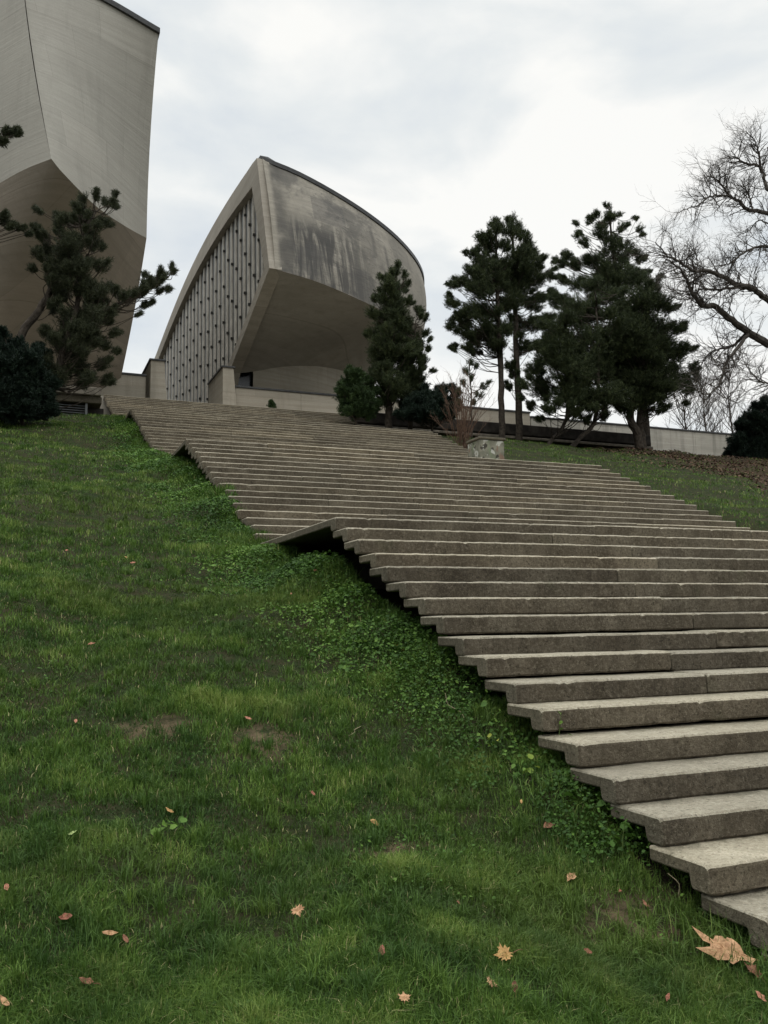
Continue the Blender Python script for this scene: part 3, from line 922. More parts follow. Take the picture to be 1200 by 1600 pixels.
evergreen('pine_tree', 'slender dark pine with bare trunk directly behind the painted block', 'tree', 24.5,
          [[(785, 700, .15), (784, 640, .13), (782, 565, .12), (777, 460, .09), (774, 350, .03)]],
          [(774, 348, 9), (775, 360, 12), (750, 372, 9), (762, 385, 16), (738, 396, 10), (758, 415, 20), (735, 425, 10), (722, 442, 13), (706, 446, 7), (752, 455, 20), (775, 440, 16), (708, 476, 9), (733, 485, 16), (765, 490, 18), (706, 508, 8), (728, 518, 14), (752, 525, 16), (710, 543, 7), (733, 545, 9), (775, 545, 15), (780, 515, 16), (703, 462, 6), (716, 495, 8), (745, 550, 8), (788, 385, 9), (787, 410, 10), (790, 450, 10), (788, 480, 10), (790, 515, 10), (787, 430, 9)], 1, 'pine', group=PG)
evergreen('pine_tree', 'dark pine with bare straight trunk just right of the painted block', 'tree', 25.2,
          [[(811, 695, .17), (811, 640, .15), (807, 560, .13), (804, 460, .1), (800, 345, .03)]],
          [(799, 342, 8), (800, 362, 16), (822, 372, 10), (828, 390, 10), (812, 400, 22), (838, 412, 11), (850, 403, 6), (798, 430, 20), (828, 440, 20), (858, 432, 10), (868, 420, 6), (800, 470, 20), (835, 470, 16), (862, 460, 10), (805, 510, 18), (835, 510, 14), (815, 545, 14), (838, 540, 10), (793, 603, 7), (803, 585, 7), (858, 495, 9), (797, 570, 8)], 2, 'pine', group=PG)
evergreen('pine_tree', 'tallest ragged-topped pine standing at the back of the group', 'tree', 27.5,
          [[(1012, 708, .24), (1006, 650, .22), (985, 520, .16), (962, 420, .1), (951, 322, .03)]],
          [(951, 322, 6), (951, 340, 9), (968, 336, 6), (972, 355, 9), (991, 340, 5), (1000, 358, 6), (1005, 367, 4), (932, 334, 6), (923, 345, 7), (938, 362, 12), (900, 350, 5), (903, 368, 7), (914, 380, 8), (957, 382, 14), (984, 388, 11), (1000, 402, 10), (888, 398, 8), (869, 406, 6), (880, 412, 7), (902, 412, 11), (930, 408, 16), (965, 418, 20), (876, 436, 8), (900, 444, 13), (940, 450, 20), (985, 440, 18), (1010, 425, 8), (865, 458, 7), (885, 468, 10)], 3, 'pine', group=PG)
evergreen('pine_tree', 'broad bushy pine with twin trunks at the right end of the dark terrace wall', 'tree', 23.5,
          [[(1003, 712, .2), (996, 680, .19), (985, 645, .17), (1005, 560, .12), (1008, 460, .04)], [(1006, 713, .16), (1003, 680, .15), (1000, 645, .13), (1025, 580, .07)]],
          [(985, 425, 12), (1005, 435, 12), (1033, 432, 6), (1022, 448, 11), (1000, 470, 26), (1035, 475, 16), (1056, 480, 7), (1020, 515, 30), (1056, 515, 13), (1068, 505, 6), (985, 520, 30), (1066, 545, 14), (1083, 545, 6), (1035, 560, 28), (1000, 570, 32), (1082, 575, 10), (1060, 598, 17), (1030, 608, 24), (1000, 618, 24), (970, 618, 22), (1078, 612, 8), (1036, 638, 10), (1010, 642, 11), (980, 640, 12), (960, 570, 32), (1072, 630, 6), (1088, 592, 6)], 4, 'pine', group=PG, dens=1.1)
evergreen('pine_tree', 'wide low pine on two leaning trunks in front of the dark terrace wall', 'tree', 22.5,
          [[(835, 712, .1), (860, 690, .09), (880, 665, .08), (900, 600, .05)], [(875, 712, .11), (905, 685, .1), (930, 655, .09), (935, 560, .07), (930, 450, .03)]],
          [(868, 470, 12), (898, 480, 18), (928, 490, 26), (850, 500, 11), (872, 518, 24), (915, 530, 30), (858, 555, 22), (833, 578, 15), (890, 580, 30), (930, 580, 30), (818, 600, 9), (848, 608, 18), (885, 618, 22), (920, 622, 22), (950, 618, 20), (858, 640, 10), (843, 655, 6), (898, 648, 11), (940, 648, 10), (925, 445, 15), (955, 465, 22), (960, 520, 26), (842, 540, 12), (815, 620, 6), (830, 635, 7), (918, 655, 7), (970, 490, 18)], 5, 'pine', group=PG, dens=1.15)
evergreen('pine_tree', 'mid-size dark pine in front of the curved concrete building', 'tree', 24.,
          [[(607, 668, .16), (608, 630, .14), (612, 540, .1), (620, 415, .02)], [(640, 668, .1), (642, 610, .09), (645, 560, .06), (650, 500, .02)]],
          [(621, 414, 5), (619, 425, 8), (633, 432, 6), (594, 432, 5), (608, 445, 13), (630, 448, 10), (590, 465, 9), (612, 472, 18), (638, 472, 8), (582, 490, 9), (603, 502, 20), (633, 503, 14), (656, 488, 8), (665, 498, 5), (583, 522, 10), (608, 532, 22), (643, 528, 13), (666, 520, 6), (592, 558, 18), (623, 562, 15), (652, 552, 9), (668, 545, 5), (588, 588, 16), (613, 598, 20), (642, 590, 9), (658, 577, 6), (675, 580, 4), (600, 620, 17), (628, 622, 14), (656, 608, 7), (672, 530, 4), (630, 520, 14), (640, 548, 14), (636, 575, 14), (628, 602, 13), (645, 612, 12), (655, 590, 9), (650, 540, 12), (662, 565, 8), (640, 635, 13)], 6, 'pine')
evergreen('evergreen_shrub', 'mid-green conical shrub against the parapet left of the pine', 'shrub', 23.5,
          [[(556, 655, .06), (556, 600, .03)]],
          [(548, 583, 8), (560, 585, 9), (545, 600, 13), (565, 600, 13), (540, 622, 12), (562, 622, 17), (578, 610, 10), (538, 640, 9), (557, 642, 11), (578, 632, 12), (575, 648, 8), (533, 612, 6)], 7, 'yew', nlen=.11, tuftlen=.22, nw=.02, dens=1.3)
evergreen('evergreen_shrub', 'low dark sprawling shrub between the pine and the bare red-brown shrub', 'shrub', 23.,
          [[(675, 668, .05), (675, 640, .03)]],
          [(645, 630, 10), (662, 622, 11), (680, 622, 11), (697, 628, 11), (650, 645, 12), (672, 642, 14), (695, 645, 13), (712, 635, 9), (712, 618, 7), (690, 608, 7), (705, 605, 5), (630, 648, 9), (660, 655, 8), (682, 658, 8), (665, 606, 5)], 8, 'bush', nlen=.12, tuftlen=.25, nw=.02, dens=1.3)
evergreen('young_pine', 'thin young pine with sparse tufts rising behind the bare shrub', 'tree', 22.,
          [[(737, 700, .04), (736, 620, .03), (733, 560, .01)]],
          [(733, 567, 5), (727, 580, 6), (745, 572, 4), (738, 590, 4), (716, 612, 5), (757, 605, 5), (750, 618, 6), (724, 600, 4), (762, 598, 3), (717, 628, 5), (742, 630, 4)], 9, 'pine', dens=.55, depthf=.6)
evergreen('pine_tree', 'large olive-toned pine with leaning trunk in front of the left building', 'tree', 17.5,
          [[(20, 640, .14), (32, 530, .12), (58, 490, .10), (82, 450, .09), (110, 400, .07), (150, 330, .03)],
           [(70, 640, .10), (95, 560, .09), (120, 480, .07), (135, 400, .03)], [(105, 540, .05), (160, 490, .05), (200, 470, .04), (262, 432, .015)]],
          [(150, 305, 7), (178, 303, 4), (168, 318, 9), (180, 322, 5), (130, 330, 9), (112, 345, 11), (140, 348, 14), (163, 348, 10), (92, 358, 8), (70, 372, 9), (108, 382, 18), (148, 382, 14), (60, 398, 9), (88, 418, 16), (128, 418, 17), (160, 415, 11), (100, 455, 15), (138, 452, 18), (172, 448, 11), (192, 462, 9), (110, 500, 20), (148, 490, 17), (178, 485, 8), (100, 538, 20), (138, 530, 18), (163, 538, 10), (120, 568, 17), (160, 568, 11), (180, 548, 6), (92, 588, 16), (138, 590, 10), (78, 440, 8), (50, 420, 6), (165, 500, 10), (70, 520, 10), (60, 360, 9), (90, 340, 8), (75, 395, 12), (150, 470, 14), (60, 560, 14), (130, 600, 12), (108, 425, 16), (165, 595, 9), (180, 520, 8), (130, 310, 6), (120, 325, 8), (60, 330, 6), (85, 480, 10), (125, 510, 18), (70, 580, 14),
           (205, 462, 8), (218, 458, 9), (232, 445, 9), (244, 440, 8), (257, 430, 6), (268, 418, 4), (225, 478, 6), (248, 456, 6), (262, 453, 5), (215, 492, 3), (236, 472, 4), (272, 425, 3), (228, 430, 4), (250, 423, 4)], 10, 'pine_olive', dens=1.4, fill=.6, nlen=.085, nw=.010, nper=22, spread=.9, tuftlen=.22, depthf=.6)
evergreen('pine_tree', 'pine at the left edge of the frame showing only branch tips', 'tree', 16.5,
          [[(-70, 690, .18), (-75, 400, .14), (-70, 200, .1), (-68, 60, .03)]],
          [(10, 208, 7), (22, 204, 5), (4, 224, 5), (28, 210, 3), (-10, 215, 9), (5, 346, 6), (18, 352, 7), (32, 358, 5), (8, 336, 5), (44, 366, 4), (-12, 340, 10), (-40, 180, 20), (-90, 150, 24), (-60, 250, 26), (-100, 300, 30), (-50, 330, 18), (-80, 390, 26), (-60, 110, 14), (-120, 220, 24), (-110, 420, 26)], 11, 'pine_olive', nlen=.095, nw=.014, tuftlen=.2, depthf=.5)
evergreen('evergreen_bush', 'very dark dense round bush at the left edge of the lawn', 'bush', 17.,
          [[(35, 652, .06), (35, 600, .04)]],
          [(20, 545, 18), (-5, 555, 22), (45, 562, 18), (68, 558, 10), (20, 585, 26), (60, 590, 20), (-10, 600, 26), (30, 620, 26), (68, 620, 17), (84, 600, 8), (10, 640, 20), (45, 640, 18), (78, 640, 10), (0, 525, 9), (60, 545, 7), (-30, 580, 26), (-35, 620, 26)], 12, 'bush', nlen=.10, nw=.02, tuftlen=.2, dens=1.5)
evergreen('evergreen_bush', 'dark rounded bush at the right edge beside the streaked wall', 'bush', 24.,
          [[(1178, 735, .06), (1178, 690, .04)]],
          [(1190, 640, 13), (1170, 655, 12), (1158, 668, 9), (1200, 655, 18), (1180, 675, 18), (1150, 690, 10), (1205, 685, 24), (1172, 700, 18), (1145, 705, 8), (1160, 718, 12), (1190, 715, 20), (1215, 715, 22), (1135, 712, 4), (1225, 660, 24), (1240, 700, 26), (1195, 625, 6)], 13, 'bush', nlen=.12, nw=.02, tuftlen=.22, dens=1.4)
evergreen('evergreen_shrub', 'tiny clipped cone bush at the top of the stairs', 'shrub', 30.,
          [[(425, 640, .03), (425, 634, .02)]],
          [(425, 628, 3), (424, 633, 5), (427, 637, 5)], 14, 'yew', nlen=.07, nw=.015, tuftlen=.1, dens=1.5, depthf=.15, twigs=False)

# ------------------------------------------------------------------ bare trees
def grow(mb, p, d, L_, r, lev, rs, droop=0., n=3, ang=.6, maxlev=3, upb=.15):
    k = 4
    pts = [p]; dd = d.copy()
    for i in range(k):
        dd = dd + rs.normal(0, .16, 3) + np.array([0, 0, upb * .5 - droop])
        dd /= np.linalg.norm(dd)
        pts.append(pts[-1] + dd * L_ / k)
    mb.tube(pts, np.linspace(r, r * .45, k + 1), 3 if r < .02 else 6, cap=False)
    if lev >= maxlev: return
    for i in range(n):
        j = rs.randint(1, k + 1)
        a_ = rs.normal(0, 1, 3); a_ -= a_ @ dd * dd; a_ /= np.linalg.norm(a_)
        nd = dd * math.cos(ang) + a_ * math.sin(ang) * rs.uniform(.6, 1.3)
        nd[2] += upb; nd /= np.linalg.norm(nd)
        grow(mb, pts[j], nd, L_ * rs.uniform(.5, .75), r * rs.uniform(.45, .6), lev + 1, rs, droop, n, ang, maxlev, upb)
rs = np.random.RandomState(21)
TY = 21.
base = at(1305, 760, Y=TY)
bt = empty('bare_tree', tuple(base), 'big leafless tree spreading twisted branches in from the right edge', 'tree')
mb = MB()
trunk = curve([at(1310, 790, Y=TY), at(1300, 700, Y=TY), at(1290, 600, Y=TY), at(1265, 480, Y=TY), at(1235, 380, Y=TY), at(1215, 300, Y=TY), at(1200, 230, Y=TY)], 30)
mb.tube(trunk, np.linspace(.42, .05, 30), 12)
mb.build('trunk', M['bark_grey'], bt, smooth=True)
limbs = [
    ([(1290, 600, 0), (1240, 560, .2), (1200, 537, .3), (1169, 519, .3), (1135, 494, .2), (1116, 479, 0), (1099, 477, -.1), (1081, 457, -.2), (1075, 440, -.2), (1062, 420, -.4), (1040, 405, -.6)], .17, .02),
    ([(1169, 520, .3), (1152, 545, 0), (1139, 560, -.3), (1131, 580, -.4), (1122, 602, -.5), (1105, 616, -.6), (1081, 604, -.8)], .07, .015),
    ([(1165, 522, .3), (1145, 540, .8), (1125, 545, 1.), (1105, 555, 1.2), (1090, 580, 1.4)], .06, .012),
    ([(1270, 500, 0), (1230, 485, -.4), (1200, 469, -.6), (1178, 452, -.7), (1150, 444, -.6), (1131, 433, -.7), (1105, 424, -.8), (1081, 422, -.9), (1060, 408, -1.), (1043, 399, -1.1), (1024, 379, -1.2)], .13, .015),
    ([(1185, 455, -.7), (1150, 450, .1), (1120, 452, .4), (1095, 452, .5), (1080, 465, .6), (1065, 468, .6), (1045, 462, .7)], .05, .012),
    ([(1240, 400, 0), (1220, 355, .3), (1200, 334, .5), (1169, 328, .6), (1155, 315, .6), (1141, 306, .6), (1128, 290, .5), (1116, 278, .5), (1100, 275, .4)], .10, .014),
    ([(1141, 306, .6), (1125, 305, .2), (1105, 309, -.1), (1093, 320, -.3), (1075, 325, -.5), (1058, 333, -.6)], .04, .01),
    ([(1215, 320, 0), (1198, 290, 0), (1188, 261, .2), (1165, 255, .3), (1150, 245, .4), (1142, 236, .4)], .08, .012),
    ([(1190, 270, 0), (1186, 245, -.2), (1181, 223, -.3), (1165, 205, -.4)], .05, .01),
    ([(1245, 420, 0), (1220, 395, -.5), (1200, 386, -.7), (1174, 388, -.9), (1150, 405, -1.), (1135, 413, -1.), (1122, 416, -1.1)], .07, .01),
    ([(1175, 328, .6), (1172, 310, .9), (1163, 292, 1.), (1158, 280, 1.2)], .04, .012),
    ([(1280, 560, 0), (1240, 600, -.5), (1205, 600, -.6), (1180, 590, -.8), (1165, 570, -1.)], .06, .012),
    ([(1081, 457, -.2), (1085, 432, -.4), (1090, 405, -.3), (1082, 390, -.3)], .03, .01),
    ([(1200, 349, .2), (1185, 345, .8), (1170, 360, 1.2), (1150, 370, 1.4)], .03, .01),
]
lm = MB()
for pl, r0, r1 in limbs:
    cv = curve([at(a_, b_, Y=TY + c_ * 1.6) for a_, b_, c_ in pl], len(pl) * 5)
    cv[1:-1] += rs.normal(0, .018, cv[1:-1].shape)
    rv = np.linspace(r0, r1, len(cv))
    rv = rv * 1.3
    lm.tube(cv, rv, 8, cap=False)
    for i in range(4, len(cv)):
        if cv[i][0] > 40: continue
        frac = i / len(cv)
        for rep in range(2 if rs.rand() < .45 else 1):
            if frac < .25 and rs.rand() < .5: continue
            dd = cv[i] - cv[i - 1]; dd /= np.linalg.norm(dd)
            a_ = rs.normal(0, 1, 3); a_ -= a_ @ dd * dd; a_ /= np.linalg.norm(a_)
            nd = dd * .6 + a_ * .8 + np.array([0, 0, .12]); nd /= np.linalg.norm(nd)
            grow(lm, cv[i], nd, rs.uniform(.45, 1.15), min(.024, rv[i] * .6), 0, rs, .02, 4, .75, 2, .06)
lm.build('branches', M['bark_grey'], bt)

BG = 'distant leafless trees beyond the streaked wall'
for i, (px, w_, h_, lab) in enumerate([(1075, 3., 5.5, 'low hazy leafless thicket tree beyond the wall, closest to the pines'),
                                       (1106, 3., 6.5, 'slim leafless tree beyond the wall, between its two neighbours'),
                                       (1146, 4., 9., 'tallest distant leafless tree beyond the wall, left of the dark bush')]):
    rs = np.random.RandomState(50 + i)
    b = at(px, 690, Y=52.)
    b[2] = 9.3
    t = empty('bare_tree', tuple(b), lab, 'tree', BG)
    mb = MB(); tpz = at(px, 655 - h_ * 8., Y=52.)[2]
    H = tpz - b[2]
    cv = curve([b, b + np.array([.1, 0, H * .4]), b + np.array([-.15, .1, H * .75]), b + np.array([0, 0, H])], 12)
    mb.tube(cv, np.linspace(.13, .02, 12), 6); mb.build('trunk', M['bark_grey'], t)
    mb = MB()
    for j in range(3, 12):
        for k in range(4):
            th = rs.uniform(0, 6.28)
            d = np.array([math.cos(th) * .75, math.sin(th) * .75, .75]); d /= np.linalg.norm(d)
            grow(mb, cv[j], d, H * .33 * (1.1 - j / 16), .035, 0, rs, 0, 4, .5, 2, .15)
    mb.build('branches', M['bark_grey'], t)

rs = np.random.RandomState(31)
b = at(722, 704, Y=16.3)
t = empty('bare_shrub', tuple(b), 'leafless red-brown shrub growing beside the stairs left of the painted block', 'shrub')
mb = MB()
for i in range(46):
    px = rs.normal(728, 24); py = rs.uniform(575, 640) + abs(px - 725) * .5
    e_ = at(px, py, Y=16.3 + rs.uniform(-.7, .7))
    s_ = b + np.array([rs.normal(0, .12), rs.normal(0, .1), -.1])
    L_ = np.linalg.norm(e_ - s_); d = (e_ - s_) / L_
    mid = s_ + d * L_ * .5 + np.array([0, 0, .08 * L_])
    cv = curve([s_, mid, e_], 8)
    mb.tube(cv, np.linspace(.013, .004, 8), 3, cap=False)
    for j in range(2, 8, 1):
        if rs.rand() < .8: grow(mb, cv[j], d + rs.normal(0, .3, 3), .32, .005, 0, rs, 0, 3, .5, 1, .1)
mb.build('stems', M['twig_brown'], t)

# ------------------------------------------------------------------ lawn
def blades(P0, H, W, rs, lean=.5, tint=None):
    n = len(P0)
    th = rs.uniform(0, 2 * np.pi, n)
    side = np.stack([np.cos(th), np.sin(th), np.zeros(n)], 1)
    ph_ = th + np.pi / 2 + rs.normal(0, .5, n)
    ld = np.stack([np.cos(ph_), np.sin(ph_), np.zeros(n)], 1)
    le = (np.abs(rs.normal(0, lean, n)) * H)[:, None]
    up = np.array([0, 0, 1.])
    b0 = P0 - side * W[:, None] * .5; b1 = P0 + side * W[:, None] * .5
    mp_ = P0 + up * (H * .58)[:, None] + ld * le * .35
    m0 = mp_ - side * W[:, None] * .4; m1 = mp_ + side * W[:, None] * .4
    tip = P0 + up * (H * (1 - .25 * np.clip(le[:, 0] / H, 0, 1.5)))[:, None] + ld * le
    V = np.stack([b0, b1, m1, m0, tip], 1).reshape(-1, 3)
    k = np.arange(n)[:, None] * 5
    return V, k + np.array([[0, 1, 2, 3]]), k + np.array([[3, 2, 4]]), np.repeat(tint, 5)
def sinnoise(x, y, seed, f):
    r_ = np.random.RandomState(seed)
    v = 0
    for _ in range(7):
        kx, ky, p_ = r_.uniform(-f, f), r_.uniform(-f, f), r_.uniform(0, 6.28)
        v = v + np.sin(kx * x + ky * y + p_)
    return v / 3.
def scatter(n, dmin, dmax, a0, a1, rs):
    d = np.exp(rs.uniform(math.log(dmin), math.log(dmax), n))
    az_ = np.radians(rs.uniform(a0, a1, n))
    return CAM[0] + d * np.sin(az_), CAM[1] + d * np.cos(az_), d
rs = np.random.RandomState(5)
def lawn_blades(n, dmin, dmax, a0, a1, mask, hscale=1.):
    ntuft = n // 10
    cx_, cy_, dd = scatter(ntuft, dmin, dmax, a0, a1, rs)
    x = np.repeat(cx_, 10); y = np.repeat(cy_, 10); d = np.repeat(dd, 10)
    x = x + rs.normal(0, 1, len(x)) * (.012 + .004 * d); y = y + rs.normal(0, 1, len(x)) * (.012 + .004 * d)
    tt = np.repeat(rs.rand(ntuft), 10)
    ok = mask(x, y)
    clump = sinnoise(x, y, 3, 5.5); cl2 = sinnoise(x, y, 9, 14.)
    thin = np.zeros(len(x))
    for c_, ra, rb in BARE:
        thin = np.maximum(thin, np.exp(-(((x - c_[0]) / ra) ** 2 + ((y - c_[1]) / rb) ** 2) ** 1.5))
    ok &= rs.rand(len(x)) > thin * (.75 + .5 * sinnoise(x, y, 33, 16.))
    ok &= rs.rand(len(x)) < .80 + .25 * clump
    x, y, d, clump, cl2, tt, thin = [q[ok] for q in (x, y, d, clump, cl2, tt, thin)]
    z = ground(x, y) - .006
    H = (.030 + .017 * clump + .016 * cl2 + rs.rand(len(x)) * .026) * hscale * (1 - .5 * thin)
    H = np.clip(H, .014, .13) * (1 + .012 * d)
    W = .0026 * (.75 + d / 5.0) * rs.uniform(.7, 1.3, len(x))
    tint = np.clip(.39 + .24 * cl2 + .14 * clump + .34 * (tt - .5) + rs.normal(0, .13, len(x)), 0, .92)
    tint = np.where(rs.rand(len(x)) < .022, 1., tint)
    return blades(np.stack([x, y, z], 1), H, W, rs, .75, tint)
def join(parts):
    V, Q, T, A = [], [], [], []; o = 0
    for v_, q_, t_, a_ in parts:
        V.append(v_); Q.append(q_ + o); T.append(t_ + o); A.append(a_); o += len(v_)
    return np.concatenate(V), np.concatenate(Q), np.concatenate(T), np.concatenate(A)
left = lambda x, y: (x < .12 + .12 * np.sin(y * 3)) & (y < 22.6) & (x > -14)
right = lambda x, y: (x > 9.85) & (y < 36)
parts = [lawn_blades(560000, 2.4, 9, -14, 50, left), lawn_blades(330000, 8.5, 33, -16, 26, left),
         lawn_blades(110000, 14, 60, 24, 58, lambda x, y: right(x, y) & ((y < 25.6) | (x > 25)) & ~((x > 16.6 + (y - 9) * .3 + sinnoise(x, y, 17, 1.2)) & (y > 8) & (rs.rand(len(x)) < .6)))]
# longer tufts scattered in the lawn
cx_, cy_, dd = scatter(2600, 2.6, 22, -14, 48, rs)
ok = left(cx_, cy_)
cx_, cy_, dd = cx_[ok], cy_[ok], dd[ok]
x = np.repeat(cx_, 45); y = np.repeat(cy_, 45); d = np.repeat(dd, 45)
th_ = rs.uniform(0, 6.28, len(x)); rr_ = np.abs(rs.normal(0, 1, len(x))) * .035
x += np.cos(th_) * rr_; y += np.sin(th_) * rr_
parts.append(blades(np.stack([x, y, ground(x, y) - .005], 1), rs.uniform(.05, .10, len(x)) * np.repeat(rs.uniform(.7, 1.3, len(cx_)), 45), .003 * (.7 + d / 6), rs, .8, np.clip(np.repeat(rs.uniform(.2, .6, len(cx_)), 45) + rs.normal(0, .1, len(x)), 0, .95)))
# long rank grass along the stair edge
n = 42000
y = rs.uniform(-6.5, 22, n); y = -6.5 + (y + 6.5) ** 1.25 / 28.5 ** .25
x = -np.abs(rs.normal(0, .30, n)) + .28
d = np.hypot(x - CAM[0], y - CAM[1])
parts.append(blades(np.stack([x, y, ground(x, y) - .01], 1), rs.uniform(.05, .17, n) * (.7 + .5 * sinnoise(x, y, 4, 6)).clip(.35, 1.3), .0035 * (.7 + d / 6), rs, .9, np.clip(rs.normal(.4, .2, n), 0, 1)))
V, Q, T, A = join(parts)
tag(np_mesh('grass', V, [Q, T], [M['grass']], attr=A), 'short green grass of the sloping lawn', 'grass', kind='stuff')

# broad-leaved weeds, ivy and clover
def leaves(P0, S, rs, tilt=.7, asp=1.0, tint=None):
    n = len(P0)
    th = rs.uniform(0, 2 * np.pi, n)
    nrm = np.stack([rs.normal(0, tilt, n), rs.normal(0, tilt, n) - .25, np.ones(n)], 1)
    nrm /= np.linalg.norm(nrm, axis=1)[:, None]
    a_ = np.stack([np.cos(th), np.sin(th), np.zeros(n)], 1)
    a_ -= (a_ * nrm).sum(1)[:, None] * nrm; a_ /= np.linalg.norm(a_, axis=1)[:, None]
    b_ = np.cross(nrm, a_)
    S = S[:, None]
    pts = [(-.5, 0, 0), (-.22, .36 * asp, .08), (.12, .34 * asp, .08), (.55, 0, -.06), (.12, -.34 * asp, .08), (-.22, -.36 * asp, .08)]
    V = np.stack([P0 + a_ * S * u + b_ * S * v + nrm * S * w_ for u, v, w_ in pts], 1).reshape(-1, 3)
    k = np.arange(n)[:, None] * 6
    return V, k + np.array([[0, 1, 2, 3]]), k + np.array([[0, 3, 4, 5]]), np.repeat(tint, 6)
parts = []
# shade-loving weeds that fill the hollow under the step ends
n = 26000
y = -4.6 + 26 * rs.rand(n) ** 1.5
x = rs.uniform(-.15, .5, n)
fl = np.concatenate([[-5.9, -.34, 0, 3.0, 3.2, 8.0, 8.7, 11.6, 11.9, 17.4, 17.8, 20.5]])
gp = np.array([.12, .26, .26, .16, .05, .22, .22, .12, .05, .22, .22, .12])
hmax = np.interp(y, fl, gp) * (.35 + .5 * sinnoise(x, y, 21, 5.).clip(-1, 1)) * np.clip(1.15 - np.abs(x - .05) / .75, .2, 1)
hmax = np.minimum(hmax, np.interp(y, fl, gp) * .7).clip(.01, 1) * np.interp(y, [-4.6, -3.2], [.15, 1.])
keep_ = rs.rand(n) < np.interp(y, [-4.6, -3., -1], [.05, .35, 1.])
x, y, hmax = x[keep_] + rs.normal(0, .07, keep_.sum()), y[keep_], hmax[keep_]; n = len(x)
x_, y_ = x, y
parts.append(leaves(np.stack([x, y, ground(x, y) + hmax * rs.rand(n) ** .6], 1), rs.uniform(.014, .034, n) * (1 + .03 * np.hypot(x - CAM[0], y - CAM[1])), rs, .7, 1., np.clip(rs.normal(.3, .2, n), 0, 1)))
n = 115000
y = -6.2 + 27 * rs.rand(n) ** 1.5
spread_ = np.interp(y, [-6, -3, 0, 4, 9, 15, 21], [.02, .25, .55, .6, .55, .42, .3])
x = .25 - np.abs(rs.normal(0, 1, n)) * spread_
m_ = sinnoise(x, y, 11, 3.2) + .25 * rs.normal(0, 1, n)
ok = (m_ > -.15) & (x > -2.6) & (rs.rand(n) < np.interp(y, [-5.3, -3.6, -2], [0, .55, 1]))
x, y = x[ok], y[ok]
d = np.hypot(x - CAM[0], y - CAM[1])
hgt = np.clip(.065 + .075 * sinnoise(x, y, 12, 5.) + .03 * np.exp(-(x / .5) ** 2), .015, .2)
zz = ground(x, y) + hgt * rs.rand(len(x)) ** .5 
parts.append(leaves(np.stack([x, y, zz], 1), (.008 + .020 * rs.rand(len(x)) ** 1.8) * (1 + .045 * d) * (1 + .9 * (rs.rand(len(x)) < .06)), rs, .6, 1., np.clip(rs.normal(.45, .2, len(x)) + .25 * sinnoise(x, y, 13, 2.5), 0, 1)))
n = 9000
y = rs.uniform(-4.6, -1.2, n); x = rs.normal(-.12, .22, n)
ok = sinnoise(x, y, 41, 7.) > -.1
x, y = x[ok], y[ok]
parts.append(leaves(np.stack([x, y, ground(x, y) + rs.rand(len(x)) ** .7 * .10], 1), rs.uniform(.010, .030, len(x)), rs, .8, .9, np.clip(rs.normal(.22, .18, len(x)), 0, 1)))
# clover and plantain patches in the open lawn
n = 16000
x, y, d = scatter(n, 2.5, 20, -14, 46, rs)
ok = left(x, y) & (sinnoise(x, y, 15, 4.) > .55)
x, y, d = x[ok], y[ok], d[ok]
parts.append(leaves(np.stack([x, y, ground(x, y) + rs.uniform(.012, .045, len(x))], 1), rs.uniform(.008, .018, len(x)) * (1 + .06 * d), rs, .4, 1.1, np.clip(rs.normal(.4, .2, len(x)), 0, 1)))
V, Q, T, A = join(parts)
tag(np_mesh('ground_weeds', V, [Q, T], [M['weed']], attr=A), 'low broad-leaved weeds and ivy crowding the stair edge', 'weeds', kind='stuff')

# brown leaf litter on the right bank
n = 42000
x = 14.5 + 26 * rs.rand(n) ** 1.4; y = rs.uniform(8., 35.8, n)
ok = (x > 16.6 + (y - 9) * .3 + sinnoise(x, y, 17, 1.2) * 1. + rs.normal(0, 1., n)) & ~((x < 25.6) & (y > 25.6))
x, y = x[ok], y[ok]
v_, q_, t_, a_ = leaves(np.stack([x, y, ground(x, y) + rs.uniform(.01, .08, len(x))], 1), rs.uniform(.05, .11, len(x)), rs, .5, .9, rs.rand(len(x)))
ll = Mat('fallen_leaf_litter', .8, .2)
ll.color(ll.ramp(ll.attr('tint'), [(0., (.035, .02, .013)), (.6, (.075, .042, .026)), (1., (.15, .095, .06))]))
tag(np_mesh('leaf_litter', v_, [q_, t_], [ll.m], attr=a_), 'carpet of brown fallen leaves on the right bank', 'leaf litter', kind='stuff')

# dry stems, plants leaning out beside the near steps
def stem_plant(px, py, h, nleaf, size, seed, label, lean=(0, 0), mat='weed', cat='weed', tint=.8, dx=0.):
    r_ = np.random.RandomState(seed)
    b = hit(px, py)
    t = empty('leafy_weed', tuple(b), label, cat, 'taller weeds at the stair edge')
    top_ = b + np.array([lean[0], lean[1], h])
    cv = curve([b, (b + top_) / 2 + np.array([lean[0] * -.2, 0, .03]), top_], 8)
    mb = MB(); mb.tube(cv, np.linspace(.003, .0015, 8), 5, cap=False); mb.build('stem', M['weed_stem'], t)
    idx = r_.randint(2, 8, nleaf)
    P_ = cv[idx] + r_.normal(0, size * .8, (nleaf, 3)) * np.array([1, 1, .4])
    v_, q_, t_, a_ = leaves(P_, r_.uniform(.7, 1.2, nleaf) * size, r_, .7, 1.0, np.clip(r_.normal(tint, .15, nleaf), 0, 1))
    np_mesh('foliage', v_, [q_, t_], [M[mat]], t, attr=a_)
M['weed_stem'] = simple('green_stem', (.08, .12, .03))
M['straw'] = simple('dry_straw_stem', (.32, .27, .17))
M['weed_yellow'] = foliage('yellowing_leaves', (.12, .2, .03), (.25, .32, .05), (.42, .42, .08), .3)
stem_plant(972, 1345, .20, 9, .055, 1, 'round-leaved weed under the overhanging step end near the lower right', (.02, -.02), tint=.35)
